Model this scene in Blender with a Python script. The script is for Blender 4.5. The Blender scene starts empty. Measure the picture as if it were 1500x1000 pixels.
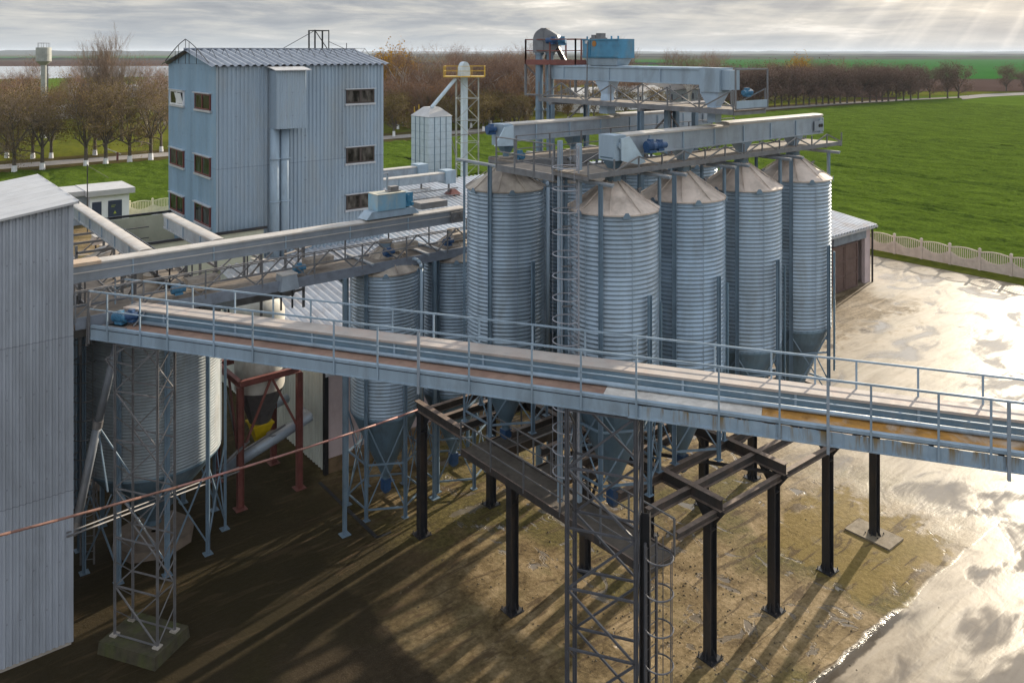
import bpy, math, random
from mathutils import Vector, Matrix, noise
import numpy as np
R = math.radians
C = bpy.context.scene.collection
# ------------------------------------------------------------------ camera, sky, sun, exposure
H, HY, F = 20.0, 76.0, 1200.0
cs, sn = .7768, .6298
cam = bpy.data.cameras.new('camera'); cam.sensor_width = 36; cam.lens = F/1500*36
cam.shift_y = -(500-HY)/1500; cam.clip_end = 60000; cam.clip_start = .5
co = bpy.data.objects.new('camera', cam); C.objects.link(co)
co.location = (0, 0, H); co.rotation_euler = (R(90), 0, -math.atan2(sn, cs))
bpy.context.scene.camera = co
sc = bpy.context.scene
sc.view_settings.view_transform = 'Standard'; sc.view_settings.look = 'None'
sc.view_settings.gamma = 1; sc.view_settings.use_curve_mapping = False
sc.view_settings.exposure = 0.76
SUN_EL = R(18); SUN_DIR = Vector((.981, .193, 0)).normalized()
SUN_AZ = math.atan2(SUN_DIR.x, SUN_DIR.y)
sl = bpy.data.lights.new('sun', 'SUN'); sl.energy = 4.7; sl.angle = R(.8); sl.color = (1, .87, .68)
so = bpy.data.objects.new('sun', sl); C.objects.link(so)
sv = Vector((SUN_DIR.x*math.cos(SUN_EL), SUN_DIR.y*math.cos(SUN_EL), math.sin(SUN_EL)))
so.rotation_euler = sv.to_track_quat('Z', 'Y').to_euler(); so.location = (0, 0, 60)

class NT:
    "tiny node helper"
    def __init__(s, nt): s.nt = nt; s.n = nt.nodes; s.l = nt.links
    def node(s, t, **kw):
        x = s.n.new(t)
        for k, v in kw.items():
            if k == 'ins':
                for a, b in v.items():
                    if hasattr(b, 'is_linked') or isinstance(b, bpy.types.NodeSocket): s.l.new(b, x.inputs[a])
                    else: x.inputs[a].default_value = b
            else: setattr(x, k, v)
        return x
    def math(s, op, a, b=0.0, c=None, clamp=False):
        x = s.n.new('ShaderNodeMath'); x.operation = op; x.use_clamp = clamp
        for i, v in enumerate((a, b) if c is None else (a, b, c)):
            if isinstance(v, bpy.types.NodeSocket): s.l.new(v, x.inputs[i])
            else: x.inputs[i].default_value = v
        return x.outputs[0]
    def noise(s, vec, scale, detail=4, rough=.55, dist=0):
        x = s.node('ShaderNodeTexNoise', ins={'Scale': scale, 'Detail': detail, 'Roughness': rough, 'Distortion': dist})
        if vec: s.l.new(vec, x.inputs['Vector'])
        return x.outputs['Fac']
    def ramp(s, fac, stops, interp='LINEAR'):
        x = s.n.new('ShaderNodeValToRGB'); x.color_ramp.interpolation = interp
        e = x.color_ramp.elements
        while len(e) < len(stops): e.new(.5)
        for i, (p, c) in enumerate(stops):
            e[i].position = p; e[i].color = (c, c, c, 1) if not hasattr(c, '__len__') else (*c, 1)
        s.l.new(fac, x.inputs[0]); return x.outputs[0]
    def mix(s, fac, a, b, mode='MIX'):
        x = s.n.new('ShaderNodeMix'); x.data_type = 'RGBA'; x.blend_type = mode
        for sock, v in ((x.inputs[0], fac), (x.inputs[6], a), (x.inputs[7], b)):
            if isinstance(v, bpy.types.NodeSocket): s.l.new(v, sock)
            else: sock.default_value = v if not hasattr(v, '__len__') else (*v, 1)
        return x.outputs[2]
    def mapping(s, vec, scale=(1, 1, 1), rot=(0, 0, 0), loc=(0, 0, 0)):
        x = s.node('ShaderNodeMapping'); s.l.new(vec, x.inputs[0])
        x.inputs['Scale'].default_value = scale; x.inputs['Rotation'].default_value = rot; x.inputs['Location'].default_value = loc
        return x.outputs[0]
    def sep(s, vec):
        x = s.n.new('ShaderNodeSeparateXYZ'); s.l.new(vec, x.inputs[0]); return x.outputs

w = bpy.data.worlds.new('World'); sc.world = w; w.use_nodes = True
w.node_tree.nodes.clear(); t = NT(w.node_tree)
sky = t.node('ShaderNodeTexSky'); sky.sky_type = 'NISHITA'; sky.sun_disc = False
sky.sun_elevation = SUN_EL; sky.sun_rotation = SUN_AZ; sky.air_density = 1.0; sky.dust_density = 2.5
g = t.node('ShaderNodeTexCoord').outputs['Generated']
x, y, z = t.sep(g)[:]
az = t.math('SUBTRACT', t.math('ARCTAN2', x, y), SUN_AZ)
el = t.math('ARCSINE', z)
comb = t.node('ShaderNodeCombineXYZ', ins={'X': t.math('MULTIPLY', az, 4.6), 'Y': t.math('MULTIPLY', t.math('POWER', t.math('MAXIMUM', el, 0.0),   .8), 21.0)}).outputs[0]
n1 = t.noise(comb, 1.5, 8, .62, .25)
n2 = t.noise(comb, .55, 3, .5)
cl = t.math('ADD', t.math('MULTIPLY', n1, .7), t.math('MULTIPLY', n2, .3))
cloud = t.ramp(cl, [(.38, (2.7, 2.9, 3.2)), (.455, (3.5, 3.65, 3.8)), (.52, (4.8, 4.75, 4.55)), (.565, (5.6, 5.4, 5.0)), (.64, (8.8, 8.3, 7.5))])
# blue-grey haze band low on the horizon
cloud = t.mix(t.ramp(el, [(0.0, .9), (.02, .45), (.05, 0)]), cloud, (3.9, 4.3, 4.6))
# thin bright cloud round the hidden sun and shafts of light fanning out from it
de = t.math('SUBTRACT', el, SUN_EL)
r2 = t.math('ADD', t.math('MULTIPLY', az, az), t.math('MULTIPLY', de, de))
glow = t.math('MULTIPLY', t.math('EXPONENT', t.math('MULTIPLY', r2, -7.0)), t.ramp(el, [(.055, 0.0), (.26, 1.0)]))
ang = t.math('ARCTAN2', de, az)
rv = t.node('ShaderNodeCombineXYZ', ins={'X': t.math('MULTIPLY', ang, 9.0)}).outputs[0]
rays = t.ramp(t.noise(rv, 1.9, 2, .5), [(.47, 0.0), (.66, 1.0)])
rays = t.math('MULTIPLY', rays, t.math('MULTIPLY', t.math('EXPONENT', t.math('MULTIPLY', r2, -3.6)), .85))
lift = t.ramp(el, [(.0, (.76, .76, .77)), (.075, (.74, .74, .74)), (.28, (1.75, 1.86, 2.02)), (.60, (1.35, 1.46, 1.62)), (1.0, (.95, 1.05, 1.2))])  # upper sky, out of view, brightened and blued to add ambient light
cloud = t.mix(1.0, cloud, lift, 'MULTIPLY')
gl = t.mix(1.0, cloud, t.mix(t.math('MULTIPLY', glow, 1.0, clamp=True), (0, 0, 0), (7.5, 6.2, 4.5)), 'ADD')
gl = t.mix(1.0, gl, t.mix(rays, (0, 0, 0), (2.2, 1.95, 1.6)), 'ADD')
fin = t.mix(.97, sky.outputs[0], gl)
bg = t.node('ShaderNodeBackground', ins={'Color': fin, 'Strength': .1})
t.l.new(bg.outputs[0], t.node('ShaderNodeOutputWorld').inputs[0])

# ------------------------------------------------------------------ geometry helpers
def D(x, y, d):                      # a point from its picture position and its distance
    X = (x-750)/F*d
    return Vector((cs*X+sn*d, -sn*X+cs*d, H-(y-HY)/F*d))
def G(x, y, z=0): return D(x, y, (H-z)*F/(y-HY))
def onB(x, b): k = (x-750)/F; d = b/(-sn*k+cs); return cs*k*d+sn*d
def onA(x, a): k = (x-750)/F; d = a/(cs*k+sn); return -sn*k*d+cs*d

class MB:
    def __init__(s): s.v = []; s.f = []
    def add(s, vs, fs):
        o = len(s.v); s.v += [tuple(p) for p in vs]; s.f += [tuple(i+o for i in q) for q in fs]; return s
    def box(s, a, b):
        (x0, y0, z0), (x1, y1, z1) = a, b
        return s.add([(x0,y0,z0),(x1,y0,z0),(x1,y1,z0),(x0,y1,z0),(x0,y0,z1),(x1,y0,z1),(x1,y1,z1),(x0,y1,z1)],
                     [(0,3,2,1),(4,5,6,7),(0,1,5,4),(1,2,6,5),(2,3,7,6),(3,0,4,7)])
    def bar(s, p, q, w, h=None, up=(0, 0, 1), off=0.0, soff=0.0):
        h = w if h is None else h
        p, q = Vector(p), Vector(q); d = (q-p).normalized(); u = Vector(up)
        if abs(d.dot(u)) > .98: u = Vector((0, 1, 0)) if abs(d.y) < .9 else Vector((1, 0, 0))
        sd = d.cross(u).normalized(); u = sd.cross(d).normalized()
        p = p+u*off+sd*soff; q = q+u*off+sd*soff
        vs = [e+sd*(i*w/2)+u*(j*h/2) for e in (p, q) for i, j in ((-1,-1),(1,-1),(1,1),(-1,1))]
        return s.add(vs, [(0,3,2,1),(4,5,6,7),(0,1,5,4),(1,2,6,5),(2,3,7,6),(3,0,4,7)])
    def ibeam(s, p, q, h, w, t=.02, up=(0, 0, 1)):
        s.bar(p, q, w, t, up, off=h/2-t/2); s.bar(p, q, w, t, up, off=-h/2+t/2); s.bar(p, q, t*.8, h-2*t, up); return s
    def tube(s, p, q, r, n=8, r2=None, caps=True):
        r2 = r if r2 is None else r2
        p, q = Vector(p), Vector(q); d = (q-p).normalized()
        u = Vector((0, 0, 1)) if abs(d.z) < .9 else Vector((1, 0, 0))
        a = d.cross(u).normalized(); b = d.cross(a)
        vs = [e+a*(rr*math.cos(2*math.pi*i/n))+b*(rr*math.sin(2*math.pi*i/n)) for e, rr in ((p, r), (q, r2)) for i in range(n)]
        fs = [(i, (i+1) % n, n+(i+1) % n, n+i) for i in range(n)]
        if caps: fs += [tuple(range(n))[::-1], tuple(range(n, 2*n))]
        return s.add(vs, fs)
    def path(s, pts, r, n=8):
        for a, b in zip(pts, pts[1:]): s.tube(a, b, r, n)
        return s
    def lathe(s, prof, n=24, c=(0, 0), a0=0, a1=2*math.pi, rot=0):
        full = abs(a1-a0-2*math.pi) < 1e-6; m = n if full else n+1
        vs = [(c[0]+r*math.cos(a0+(a1-a0)*i/n+rot), c[1]+r*math.sin(a0+(a1-a0)*i/n+rot), z) for r, z in prof for i in range(m)]
        fs = []
        for j in range(len(prof)-1):
            for i in range(n):
                k = (i+1) % m
                fs.append((j*m+i, j*m+k, (j+1)*m+k, (j+1)*m+i))
        return s.add(vs, fs)
    def ring(s, c, r, t, n=20, a0=0, a1=2*math.pi, sides=5):
        pts = [Vector((c[0]+r*math.cos(a0+(a1-a0)*i/n), c[1]+r*math.sin(a0+(a1-a0)*i/n), c[2])) for i in range(n+1)]
        return s.path(pts, t, sides)
    def prism(s, poly, z0, z1):
        n = len(poly)
        return s.add([(x, y, z0) for x, y in poly]+[(x, y, z1) for x, y in poly],
                     [tuple(range(n))[::-1], tuple(range(n, 2*n))]+[(i, (i+1) % n, n+(i+1) % n, n+i) for i in range(n)])
    def extr(s, pts, v):            # flat polygon thickened along v
        n = len(pts); v = Vector(v)
        return s.add(list(pts)+[Vector(p)+v for p in pts],
                     [tuple(range(n))[::-1], tuple(range(n, 2*n))]+[(i, (i+1) % n, n+(i+1) % n, n+i) for i in range(n)])
    def frust(s, z0, r0, z1, r1, c0=(0, 0), c1=None):   # rectangular funnel, r = (half x, half y)
        c1 = c1 or c0
        vs = [(c0[0]+i*r0[0], c0[1]+j*r0[1], z0) for i, j in ((-1,-1),(1,-1),(1,1),(-1,1))]+[(c1[0]+i*r1[0], c1[1]+j*r1[1], z1) for i, j in ((-1,-1),(1,-1),(1,1),(-1,1))]
        return s.add(vs, [(0,3,2,1),(4,5,6,7),(0,1,5,4),(1,2,6,5),(2,3,7,6),(3,0,4,7)])
    def corr(s, P, U, V, N, pitch, depth, vlen=None, flat=.32, rows=1):
        "profiled sheet: ribs run along V, the profile repeats along U"
        P, U, V, N = Vector(P), Vector(U), Vector(V), Vector(N).normalized()
        L = U.length; u = U.normalized(); v = V.normalized()
        n = max(1, round(L/pitch)); pt = L/n; prof = []
        for i in range(n):
            prof += [(i*pt, 0), (i*pt+pt*flat, 0), (i*pt+pt*.5, depth), (i*pt+pt*(.5+flat), depth)]
        prof.append((L, 0)); m = len(prof)
        vs = []
        for j in range(rows+1):
            for a, dz in prof:
                l = (vlen(a) if vlen else V.length)*j/rows
                vs.append(P+u*a+v*l+N*dz)
        return s.add(vs, [(j*m+i, j*m+i+1, (j+1)*m+i+1, (j+1)*m+i) for j in range(rows) for i in range(m-1)])
    def build(s, name, mat, parent=None, world=False, smooth=False, label=None):
        v = s.v
        if world and parent is not None:
            o = parent.location; v = [(a-o.x, b-o.y, c_-o.z) for a, b, c_ in v]
        me = bpy.data.meshes.new(name); me.from_pydata(v, [], s.f); me.update()
        if smooth: me.polygons.foreach_set('use_smooth', [True]*len(me.polygons))
        me.materials.append(mat)
        ob = bpy.data.objects.new(name, me); C.objects.link(ob)
        if parent is not None: ob.parent = parent
        if label: ob['label'] = label
        return ob
def T(name, label, cat, loc=(0, 0, 0), rz=0, group=None):
    o = bpy.data.objects.new(name, None); C.objects.link(o); o.empty_display_size = .3
    o.location = loc; o.rotation_euler = (0, 0, rz); o['label'] = label; o['category'] = cat
    if group: o['group'] = group
    return o
def tag(o, label, cat, group=None):
    o['label'] = label; o['category'] = cat
    if group: o['group'] = group
    return o
def struct(o): o['kind'] = 'structure'; return o
def copy_tree(o, loc=None, label=None, rz=None, scale=None, parent=None):
    c = o.copy(); C.objects.link(c)
    if parent is not None: c.parent = parent
    if loc is not None: c.location = loc
    if label: c['label'] = label
    if rz is not None: c.rotation_euler = (0, 0, rz)
    if scale is not None: c.scale = scale
    for ch in o.children: copy_tree(ch, parent=c)
    return c
ORD = ['first','second','third','fourth','fifth','sixth','seventh','eighth','ninth','tenth','eleventh','twelfth','thirteenth','fourteenth','fifteenth','sixteenth','seventeenth','eighteenth','nineteenth','twentieth']
TENS = {2:'twenty',3:'thirty',4:'forty',5:'fifty',6:'sixty',7:'seventy',8:'eighty',9:'ninety'}
def ordn(i):
    if i < 20: return ORD[i]
    n = i+1; a, b = divmod(n, 10)
    return (TENS[a][:-1]+'ieth') if b == 0 else TENS[a]+'-'+ORD[b-1]

# ------------------------------------------------------------------ materials
MATS = {}
def mat(name, base, rough=.6, metal=0.0, var=.15, scale=3.0, bump=0.0, stain=None, stain_amt=.4, streak=False, bscale=20, spec=.5, stscale=1.2, panel=None, pv=.10, lap=None, dust=None, dust_amt=.8):
    if name in MATS: return MATS[name]
    m = bpy.data.materials.new(name); m.use_nodes = True; t = NT(m.node_tree); t.n.clear()
    gp = t.node('ShaderNodeNewGeometry').outputs['Position']
    b = t.node('ShaderNodeBsdfPrincipled', ins={'Roughness': rough, 'Metallic': metal, 'Specular IOR Level': spec})
    vec = t.mapping(gp, (1, 1, .12)) if streak else gp
    n = t.noise(vec, scale, 5, .6)
    dk = tuple(c*(1-var*1.6) for c in base); lt = tuple(min(1, c*(1+var*1.3)) for c in base)
    col = t.ramp(n, [(.28, dk), (.5, base), (.74, lt)])
    if stain:
        st = t.noise(t.mapping(gp, (1, 1, .35)), stscale, 7, .68, .6)
        k = t.ramp(st, [(.62-.3*stain_amt, 0.0), (.78-.15*stain_amt, min(1, stain_amt*1.6))])
        col = t.mix(k, col, stain)
    if panel:                                          # separate sheets differ a little in tone
        X, Y, Z = t.sep(t.node('ShaderNodeTexCoord').outputs['Object'])[:]
        fl = lambda s_: t.math('FLOOR', s_)
        if panel == 'round':
            row = fl(t.math('DIVIDE', Z, .9)); cell = t.node('ShaderNodeCombineXYZ', ins={'X': fl(t.math('ADD', t.math('MULTIPLY', t.math('ARCTAN2', Y, X), .955), t.math('MULTIPLY', row, .5))), 'Y': row}).outputs[0]
        else:
            cell = t.node('ShaderNodeCombineXYZ', ins={'X': fl(t.math('DIVIDE', t.math('ADD', X, Y), panel)), 'Y': fl(t.math('DIVIDE', Z, lap or 6.3))}).outputs[0]
        orr = t.node('ShaderNodeObjectInfo').outputs['Random']
        off = t.node('ShaderNodeVectorMath', operation='ADD'); t.l.new(cell, off.inputs[0]); cx_ = t.node('ShaderNodeCombineXYZ', ins={'Z': t.math('MULTIPLY', orr, 91.7)}); t.l.new(cx_.outputs[0], off.inputs[1])
        wn = t.node('ShaderNodeTexWhiteNoise', noise_dimensions='3D'); t.l.new(off.outputs[0], wn.inputs['Vector'])
        if panel == 'round': col = t.mix(1.0, col, t.ramp(orr, [(0.0, (.90, .90, .90)), (.5, (1.0, .99, .98)), (1.0, (1.02, 1.05, 1.08))]), 'MULTIPLY')
        col = t.mix(1.0, col, t.ramp(wn.outputs['Value'], [(0.0, 1-pv), (1.0, 1+pv)]), 'MULTIPLY')
        if lap:
            ln = t.math('LESS_THAN', t.math('FRACT', t.math('DIVIDE', Z, lap)), .03/lap); col = t.mix(t.math('MULTIPLY', ln, .45), col, (.05, .05, .05))
            sc_ = t.math('MULTIPLY', t.math('LESS_THAN', t.math('FRACT', t.math('DIVIDE', Z, 1.45)), .035), t.math('LESS_THAN', t.math('FRACT', t.math('DIVIDE', t.math('ADD', X, Y), .38)), .12)); col = t.mix(t.math('MULTIPLY', sc_, .35), col, (.06, .05, .045))
        rn = t.noise(t.mapping(gp, (1, 1, .05)), 7.0, 3, .6); rk = t.ramp(rn, [(.66, 0.0), (.78, .38)]); col = t.mix(rk, col, (.15, .13, .115))
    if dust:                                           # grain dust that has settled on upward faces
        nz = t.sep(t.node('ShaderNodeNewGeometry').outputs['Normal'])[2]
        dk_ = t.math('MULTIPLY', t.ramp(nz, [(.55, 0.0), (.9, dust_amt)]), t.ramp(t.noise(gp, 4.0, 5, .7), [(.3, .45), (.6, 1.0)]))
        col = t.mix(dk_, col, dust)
    t.l.new(col, b.inputs['Base Color'])
    rg = t.ramp(t.noise(gp, scale*2.3, 4), [(.3, max(0.05, rough-.12)), (.7, min(1, rough+.12))])
    t.l.new(rg, b.inputs['Roughness'])
    if bump:
        bp = t.node('ShaderNodeBump', ins={'Strength': bump, 'Distance': .02, 'Height': t.noise(gp, bscale, 5, .65)})
        t.l.new(bp.outputs[0], b.inputs['Normal'])
    t.l.new(b.outputs[0], t.node('ShaderNodeOutputMaterial').inputs[0])
    MATS[name] = m; return m
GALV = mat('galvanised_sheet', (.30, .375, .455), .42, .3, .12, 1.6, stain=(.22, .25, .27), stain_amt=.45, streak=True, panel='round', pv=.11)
GALVS = mat('shaded_silo_sheet', (.26, .295, .32), .6, 0, .12, 1.6, stain=(.20, .19, .17), stain_amt=.4, streak=True, panel='round', pv=.1, spec=.2)  # darker, duller copy of the silo sheet with shade put into its colour
DUST = mat('dusty_roof', (.56, .465, .40), .75, 0, .12, 1.5, stain=(.30, .25, .21), stain_amt=.55, bump=.15)
DUSTG = mat('dirty_roof', (.40, .34, .28), .75, 0, .15, 1.5, stain=(.19, .16, .14), stain_amt=.7, bump=.15)
BLUEG = mat('blue_grey_paint', (.27, .345, .42), .5, .1, .12, 2.0, stain=(.15, .17, .18), stain_amt=.35, streak=True)
LEG = mat('leg_paint', (.155, .22, .285), .45, .15, .12, 2.0, stain=(.10, .10, .10), stain_amt=.2)
HOPP = mat('hopper_paint', (.12, .19, .25), .45, .2, .12, 1.5, stain=(.08, .09, .10), stain_amt=.4, streak=True)
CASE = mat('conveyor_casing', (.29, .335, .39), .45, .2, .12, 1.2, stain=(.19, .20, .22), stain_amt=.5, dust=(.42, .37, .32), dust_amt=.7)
COVER = mat('conveyor_cover', (.43, .40, .37), .6, .05, .12, 2.5, stain=(.36, .30, .25), stain_amt=.45)
COVERO = mat('weathered_cover', (.42, .33, .25), .7, 0, .15, 2.5, stain=(.42, .27, .18), stain_amt=.6)
DARK = mat('dark_steel', (.030, .031, .036), .45, .3, .2, 2.5, stain=(.10, .07, .05), stain_amt=.35, streak=True)
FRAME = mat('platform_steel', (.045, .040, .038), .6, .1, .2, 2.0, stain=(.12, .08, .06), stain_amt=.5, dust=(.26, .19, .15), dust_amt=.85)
DECK = mat('dusty_deck', (.20, .165, .135), .85, 0, .2, 3, bump=.3)
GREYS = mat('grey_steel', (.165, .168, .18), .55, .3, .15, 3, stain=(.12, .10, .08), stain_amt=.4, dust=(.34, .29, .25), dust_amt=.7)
LATT = mat('lattice_steel', (.17, .165, .17), .5, .3, .15, 3, stain=(.13, .11, .10), stain_amt=.4)
REDOX = mat('red_primer', (.17, .055, .045), .6, 0, .2, 2, stain=(.10, .05, .04), stain_amt=.4)
REDBR = mat('pink_red_pipe', (.34, .16, .145), .55, 0, .2, 3, stain=(.25, .13, .09), stain_amt=.6)
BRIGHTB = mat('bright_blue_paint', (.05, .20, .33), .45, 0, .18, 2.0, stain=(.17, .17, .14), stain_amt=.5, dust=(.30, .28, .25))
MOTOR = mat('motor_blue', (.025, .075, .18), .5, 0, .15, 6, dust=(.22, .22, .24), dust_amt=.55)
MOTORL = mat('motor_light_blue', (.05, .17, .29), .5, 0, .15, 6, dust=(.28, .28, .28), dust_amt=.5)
YELL = mat('yellow_paint', (.42, .26, .02), .5, 0, .12, 3)
ORANG = mat('orange_boards', (.40, .19, .035), .75, 0, .3, 2.5, stain=(.55, .50, .45), stain_amt=.45)
BROWNB = mat('brown_boards', (.27, .17, .125), .8, 0, .2, 2.5, stain=(.22, .12, .09), stain_amt=.6, bump=.2)
WHITB = mat('dusty_white_boards', (.62, .57, .52), .8, 0, .15, 3, stain=(.40, .36, .33), stain_amt=.5)
TOWERM = mat('tower_cladding', (.285, .355, .43), .5, .15, .10, .9, stain=(.31, .345, .37), stain_amt=.5, streak=True, stscale=.5, panel=1.1, pv=.045, lap=6.4)
TOWERG = mat('tower_end_cladding', (.21, .32, .42), .5, .15, .10, .9, stain=(.24, .31, .37), stain_amt=.4, streak=True, stscale=.5, panel=1.1, pv=.05, lap=6.4)
SHEDM = mat('shed_cladding', (.36, .385, .435), .5, .15, .09, .8, stain=(.24, .255, .28), stain_amt=.5, streak=True, stscale=.4, panel=.95, pv=.05, lap=5.2)
SHEDR = mat('shed_roof_sheet', (.43, .42, .42), .5, .1, .08, 1.0, stain=(.42, .40, .38), stain_amt=.4)
ROOFC = mat('corrugated_roof_sheet', (.48, .49, .52), .4, .2, .12, .8, stain=(.30, .20, .14), stain_amt=.42, stscale=.35)
ROOFT = mat('tower_roof_sheet', (.19, .21, .25), .4, .3, .1, 1.0)
WHITEC = mat('white_cladding', (.56, .58, .52), .5, .05, .1, 1.0, stain=(.40, .42, .38), stain_amt=.4, streak=True)
PINKW = mat('pink_plaster', (.50, .40, .40), .85, 0, .1, 1.0, stain=(.36, .27, .24), stain_amt=.4)
PLINTH = mat('brown_plinth', (.17, .11, .06), .9, 0, .25, 2)
BDOOR = mat('brown_door_paint', (.10, .06, .05), .6, 0, .15, 2)
CONC = mat('concrete', (.36, .32, .28), .9, 0, .15, 2.5, stain=(.20, .17, .13), stain_amt=.5, bump=.4)
MOSSC = mat('mossy_concrete', (.050, .042, .024), .9, 0, .3, 3, stain=(.060, .075, .012), stain_amt=.55, bump=.6)
FENCEM = mat('cast_concrete', (.50, .42, .36), .9, 0, .12, 2, stain=(.38, .30, .24), stain_amt=.4)
FENCEY = mat('cream_concrete', (.62, .58, .42), .9, 0, .12, 2)
WFRAME = mat('maroon_frame', (.12, .022, .02), .5, 0, .1, 3)
WFRAMEW = mat('white_frame', (.75, .76, .78), .4, 0, .05, 3)
WFRAMED = mat('brown_frame', (.05, .035, .03), .5, 0, .1, 3)
SILL = mat('sill_metal', (.48, .49, .52), .4, .3, .1, 3)
WHITE = mat('white_wash', (.66, .66, .66), .8, 0, .08, 4)
HUTW = mat('hut_wall', (.72, .72, .73), .8, 0, .06, 1)
NAVY = mat('navy_door', (.035, .045, .08), .4, 0, .1, 2)
BLACKM = mat('black_metal', (.018, .018, .02), .5, .1, .1, 4)
BARK = mat('bark', (.085, .068, .052), .9, 0, .25, 3)
BIRCH = mat('birch_bark', (.45, .42, .38), .8, 0, .25, 2)
ALU = mat('bin_sheet', (.44, .52, .58), .45, .15, .08, 2, stain=(.38, .42, .46), stain_amt=.4)
def glass(name, tint):
    m = bpy.data.materials.new(name); m.use_nodes = True; t = NT(m.node_tree); t.n.clear()
    gp = t.node('ShaderNodeNewGeometry').outputs['Position']
    c = t.ramp(t.noise(t.mapping(gp, (1, 1, .4)), 2.2, 3, .5), [(.42, tuple(k*.25 for k in tint)), (.52, tint), (.62, tuple(k*2.2 for k in tint))])
    b = t.node('ShaderNodeBsdfPrincipled', ins={'Base Color': c, 'Roughness': .15, 'Specular IOR Level': .25})
    t.l.new(b.outputs[0], t.node('ShaderNodeOutputMaterial').inputs[0]); return m
GLASS = glass('window_glass', (.05, .045, .04))
GLASSD = glass('dark_window_glass', (.022, .026, .028))
# ------------------------------------------------------------------ ground, fields, yard, road, water, hills
def field_mat(name, a, b, scale, bump=.5, fine=3.0, rough=.9, c=None):
    m = bpy.data.materials.new(name); m.use_nodes = True; t = NT(m.node_tree); t.n.clear()
    gp = t.node('ShaderNodeNewGeometry').outputs['Position']
    n = t.noise(t.mapping(gp, (1, .35, 1), (0, 0, R(-35))), scale, 6, .62); f = t.noise(gp, fine, 4, .7)
    k = t.math('ADD', t.math('MULTIPLY', n, .5), t.math('MULTIPLY', f, .5))
    stops = [(.36, a), (.62, b)]
    if c: stops.append((.72, c))
    col = t.ramp(k, stops)
    bs = t.node('ShaderNodeBsdfPrincipled', ins={'Base Color': col, 'Roughness': rough, 'Specular IOR Level': 0.0})
    if bump:
        bp = t.node('ShaderNodeBump', ins={'Strength': bump, 'Distance': .25, 'Height': f}); t.l.new(bp.outputs[0], bs.inputs['Normal'])
    t.l.new(bs.outputs[0], t.node('ShaderNodeOutputMaterial').inputs[0]); return m
CROP = field_mat('crop_green', (.032, .053, .008), (.088, .132, .018), .35, .8, 2.6, c=(.15, .20, .04))
CROPF = field_mat('smooth_crop_green', (.055, .088, .011), (.085, .132, .018), .12, .5, 1.2)
GRASS = field_mat('meadow_olive', (.045, .055, .010), (.13, .135, .022), .12, .4, .8)
FARGR = field_mat('far_green', (.018, .085, .012), (.030, .115, .018), .01, 0, .05)
FARBR = field_mat('far_brown', (.055, .036, .03), (.075, .05, .042), .01, 0, .05)
FARMX = field_mat('far_mixed', (.035, .045, .022), (.075, .075, .045), .003, 0, .02)
FARDK = field_mat('far_wood', (.020, .021, .019), (.034, .03, .026), .01, 0, .05)
HILLM = field_mat('hill_wood', (.020, .03, .034), (.034, .048, .036), .002, 0, .01)
ROADM = field_mat('asphalt', (.22, .20, .19), (.32, .30, .28), .2, 0, 2.0, rough=.6)
VERGE = field_mat('brown_verge', (.045, .035, .018), (.09, .075, .03), .3, .4, 1.5)
def sheet(name, pts, m):
    mb = MB(); mb.add(pts, [tuple(range(len(pts)))]); return struct(mb.build(name, m))
def gsheet(name, pix, z, m): return sheet(name, [(*G(x, y, z).xy, z) for x, y in pix], m)
sheet('ground', [(-9000,-3000,-.30),(30000,-9000,-.30),(32000,20000,-.30),(16000,34000,-.30),(-12000,26000,-.30)], FARMX)
def strip(name, a0, a1, b0, b1, z, m): return sheet(name, [(a0,b0,z),(a1,b0,z),(a1,b1,z),(a0,b1,z)], m)
# crop round the yard, displaced so that the plants stand up
TL0, TL1 = G(1150, 268).xy, G(1500, 328).xy
def crop(name, a0, a1, b0, b1, st, amp, z, m):
    na, nb = int((a1-a0)/st), int((b1-b0)/st); rs = np.random.RandomState(4)
    A, B = np.meshgrid(np.linspace(a0, a1, na+1), np.linspace(b0, b1, nb+1), indexing='ij')
    def vn(sz):                                    # value noise on a coarse lattice
        g_ = rs.rand(int((a1-a0)/sz)+3, int((b1-b0)/sz)+3); u = (A-a0)/sz; v = (B-b0)/sz
        i = u.astype(int); j = v.astype(int); fu = u-i; fv = v-j
        fu = fu*fu*(3-2*fu); fv = fv*fv*(3-2*fv)
        return (g_[i,j]*(1-fu)+g_[i+1,j]*fu)*(1-fv)+(g_[i,j+1]*(1-fu)+g_[i+1,j+1]*fu)*fv
    h = amp*(.45*vn(1.7)+.35*vn(.8)+.35*rs.rand(*A.shape)*vn(3.5))
    dn = (TL1-TL0).normalized(); dist = (A-TL0.x)*dn.y-(B-TL0.y)*dn.x
    for off in (0, 24, -24, 48, 72, 96): h = h*(1-.85*np.exp(-((dist-off)/.35)**2)-.85*np.exp(-((dist-off-1.9)/.35)**2))
    vs = np.stack([A+(rs.rand(*A.shape)-.5)*st*.6, B+(rs.rand(*A.shape)-.5)*st*.6, z+h], -1).reshape(-1, 3)
    i = np.arange(na)[:, None]*(nb+1)+np.arange(nb)[None]; i = i.ravel()
    fs = np.stack([i, i+nb+1, i+nb+2, i+1], -1)
    me = bpy.data.meshes.new(name); me.vertices.add(len(vs)); me.vertices.foreach_set('co', vs.ravel().astype('f4'))
    me.loops.add(fs.size); me.loops.foreach_set('vertex_index', fs.ravel().astype('i4'))
    me.polygons.add(len(fs)); me.polygons.foreach_set('loop_start', (np.arange(len(fs))*4).astype('i4'))
    me.polygons.foreach_set('loop_total', np.full(len(fs), 4, 'i4')); me.update(calc_edges=True); me.materials.append(m)
    o = bpy.data.objects.new(name, me); C.objects.link(o); return o
strip('field', -60, 420, -40, 700, -.12, CROPF)
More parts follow.
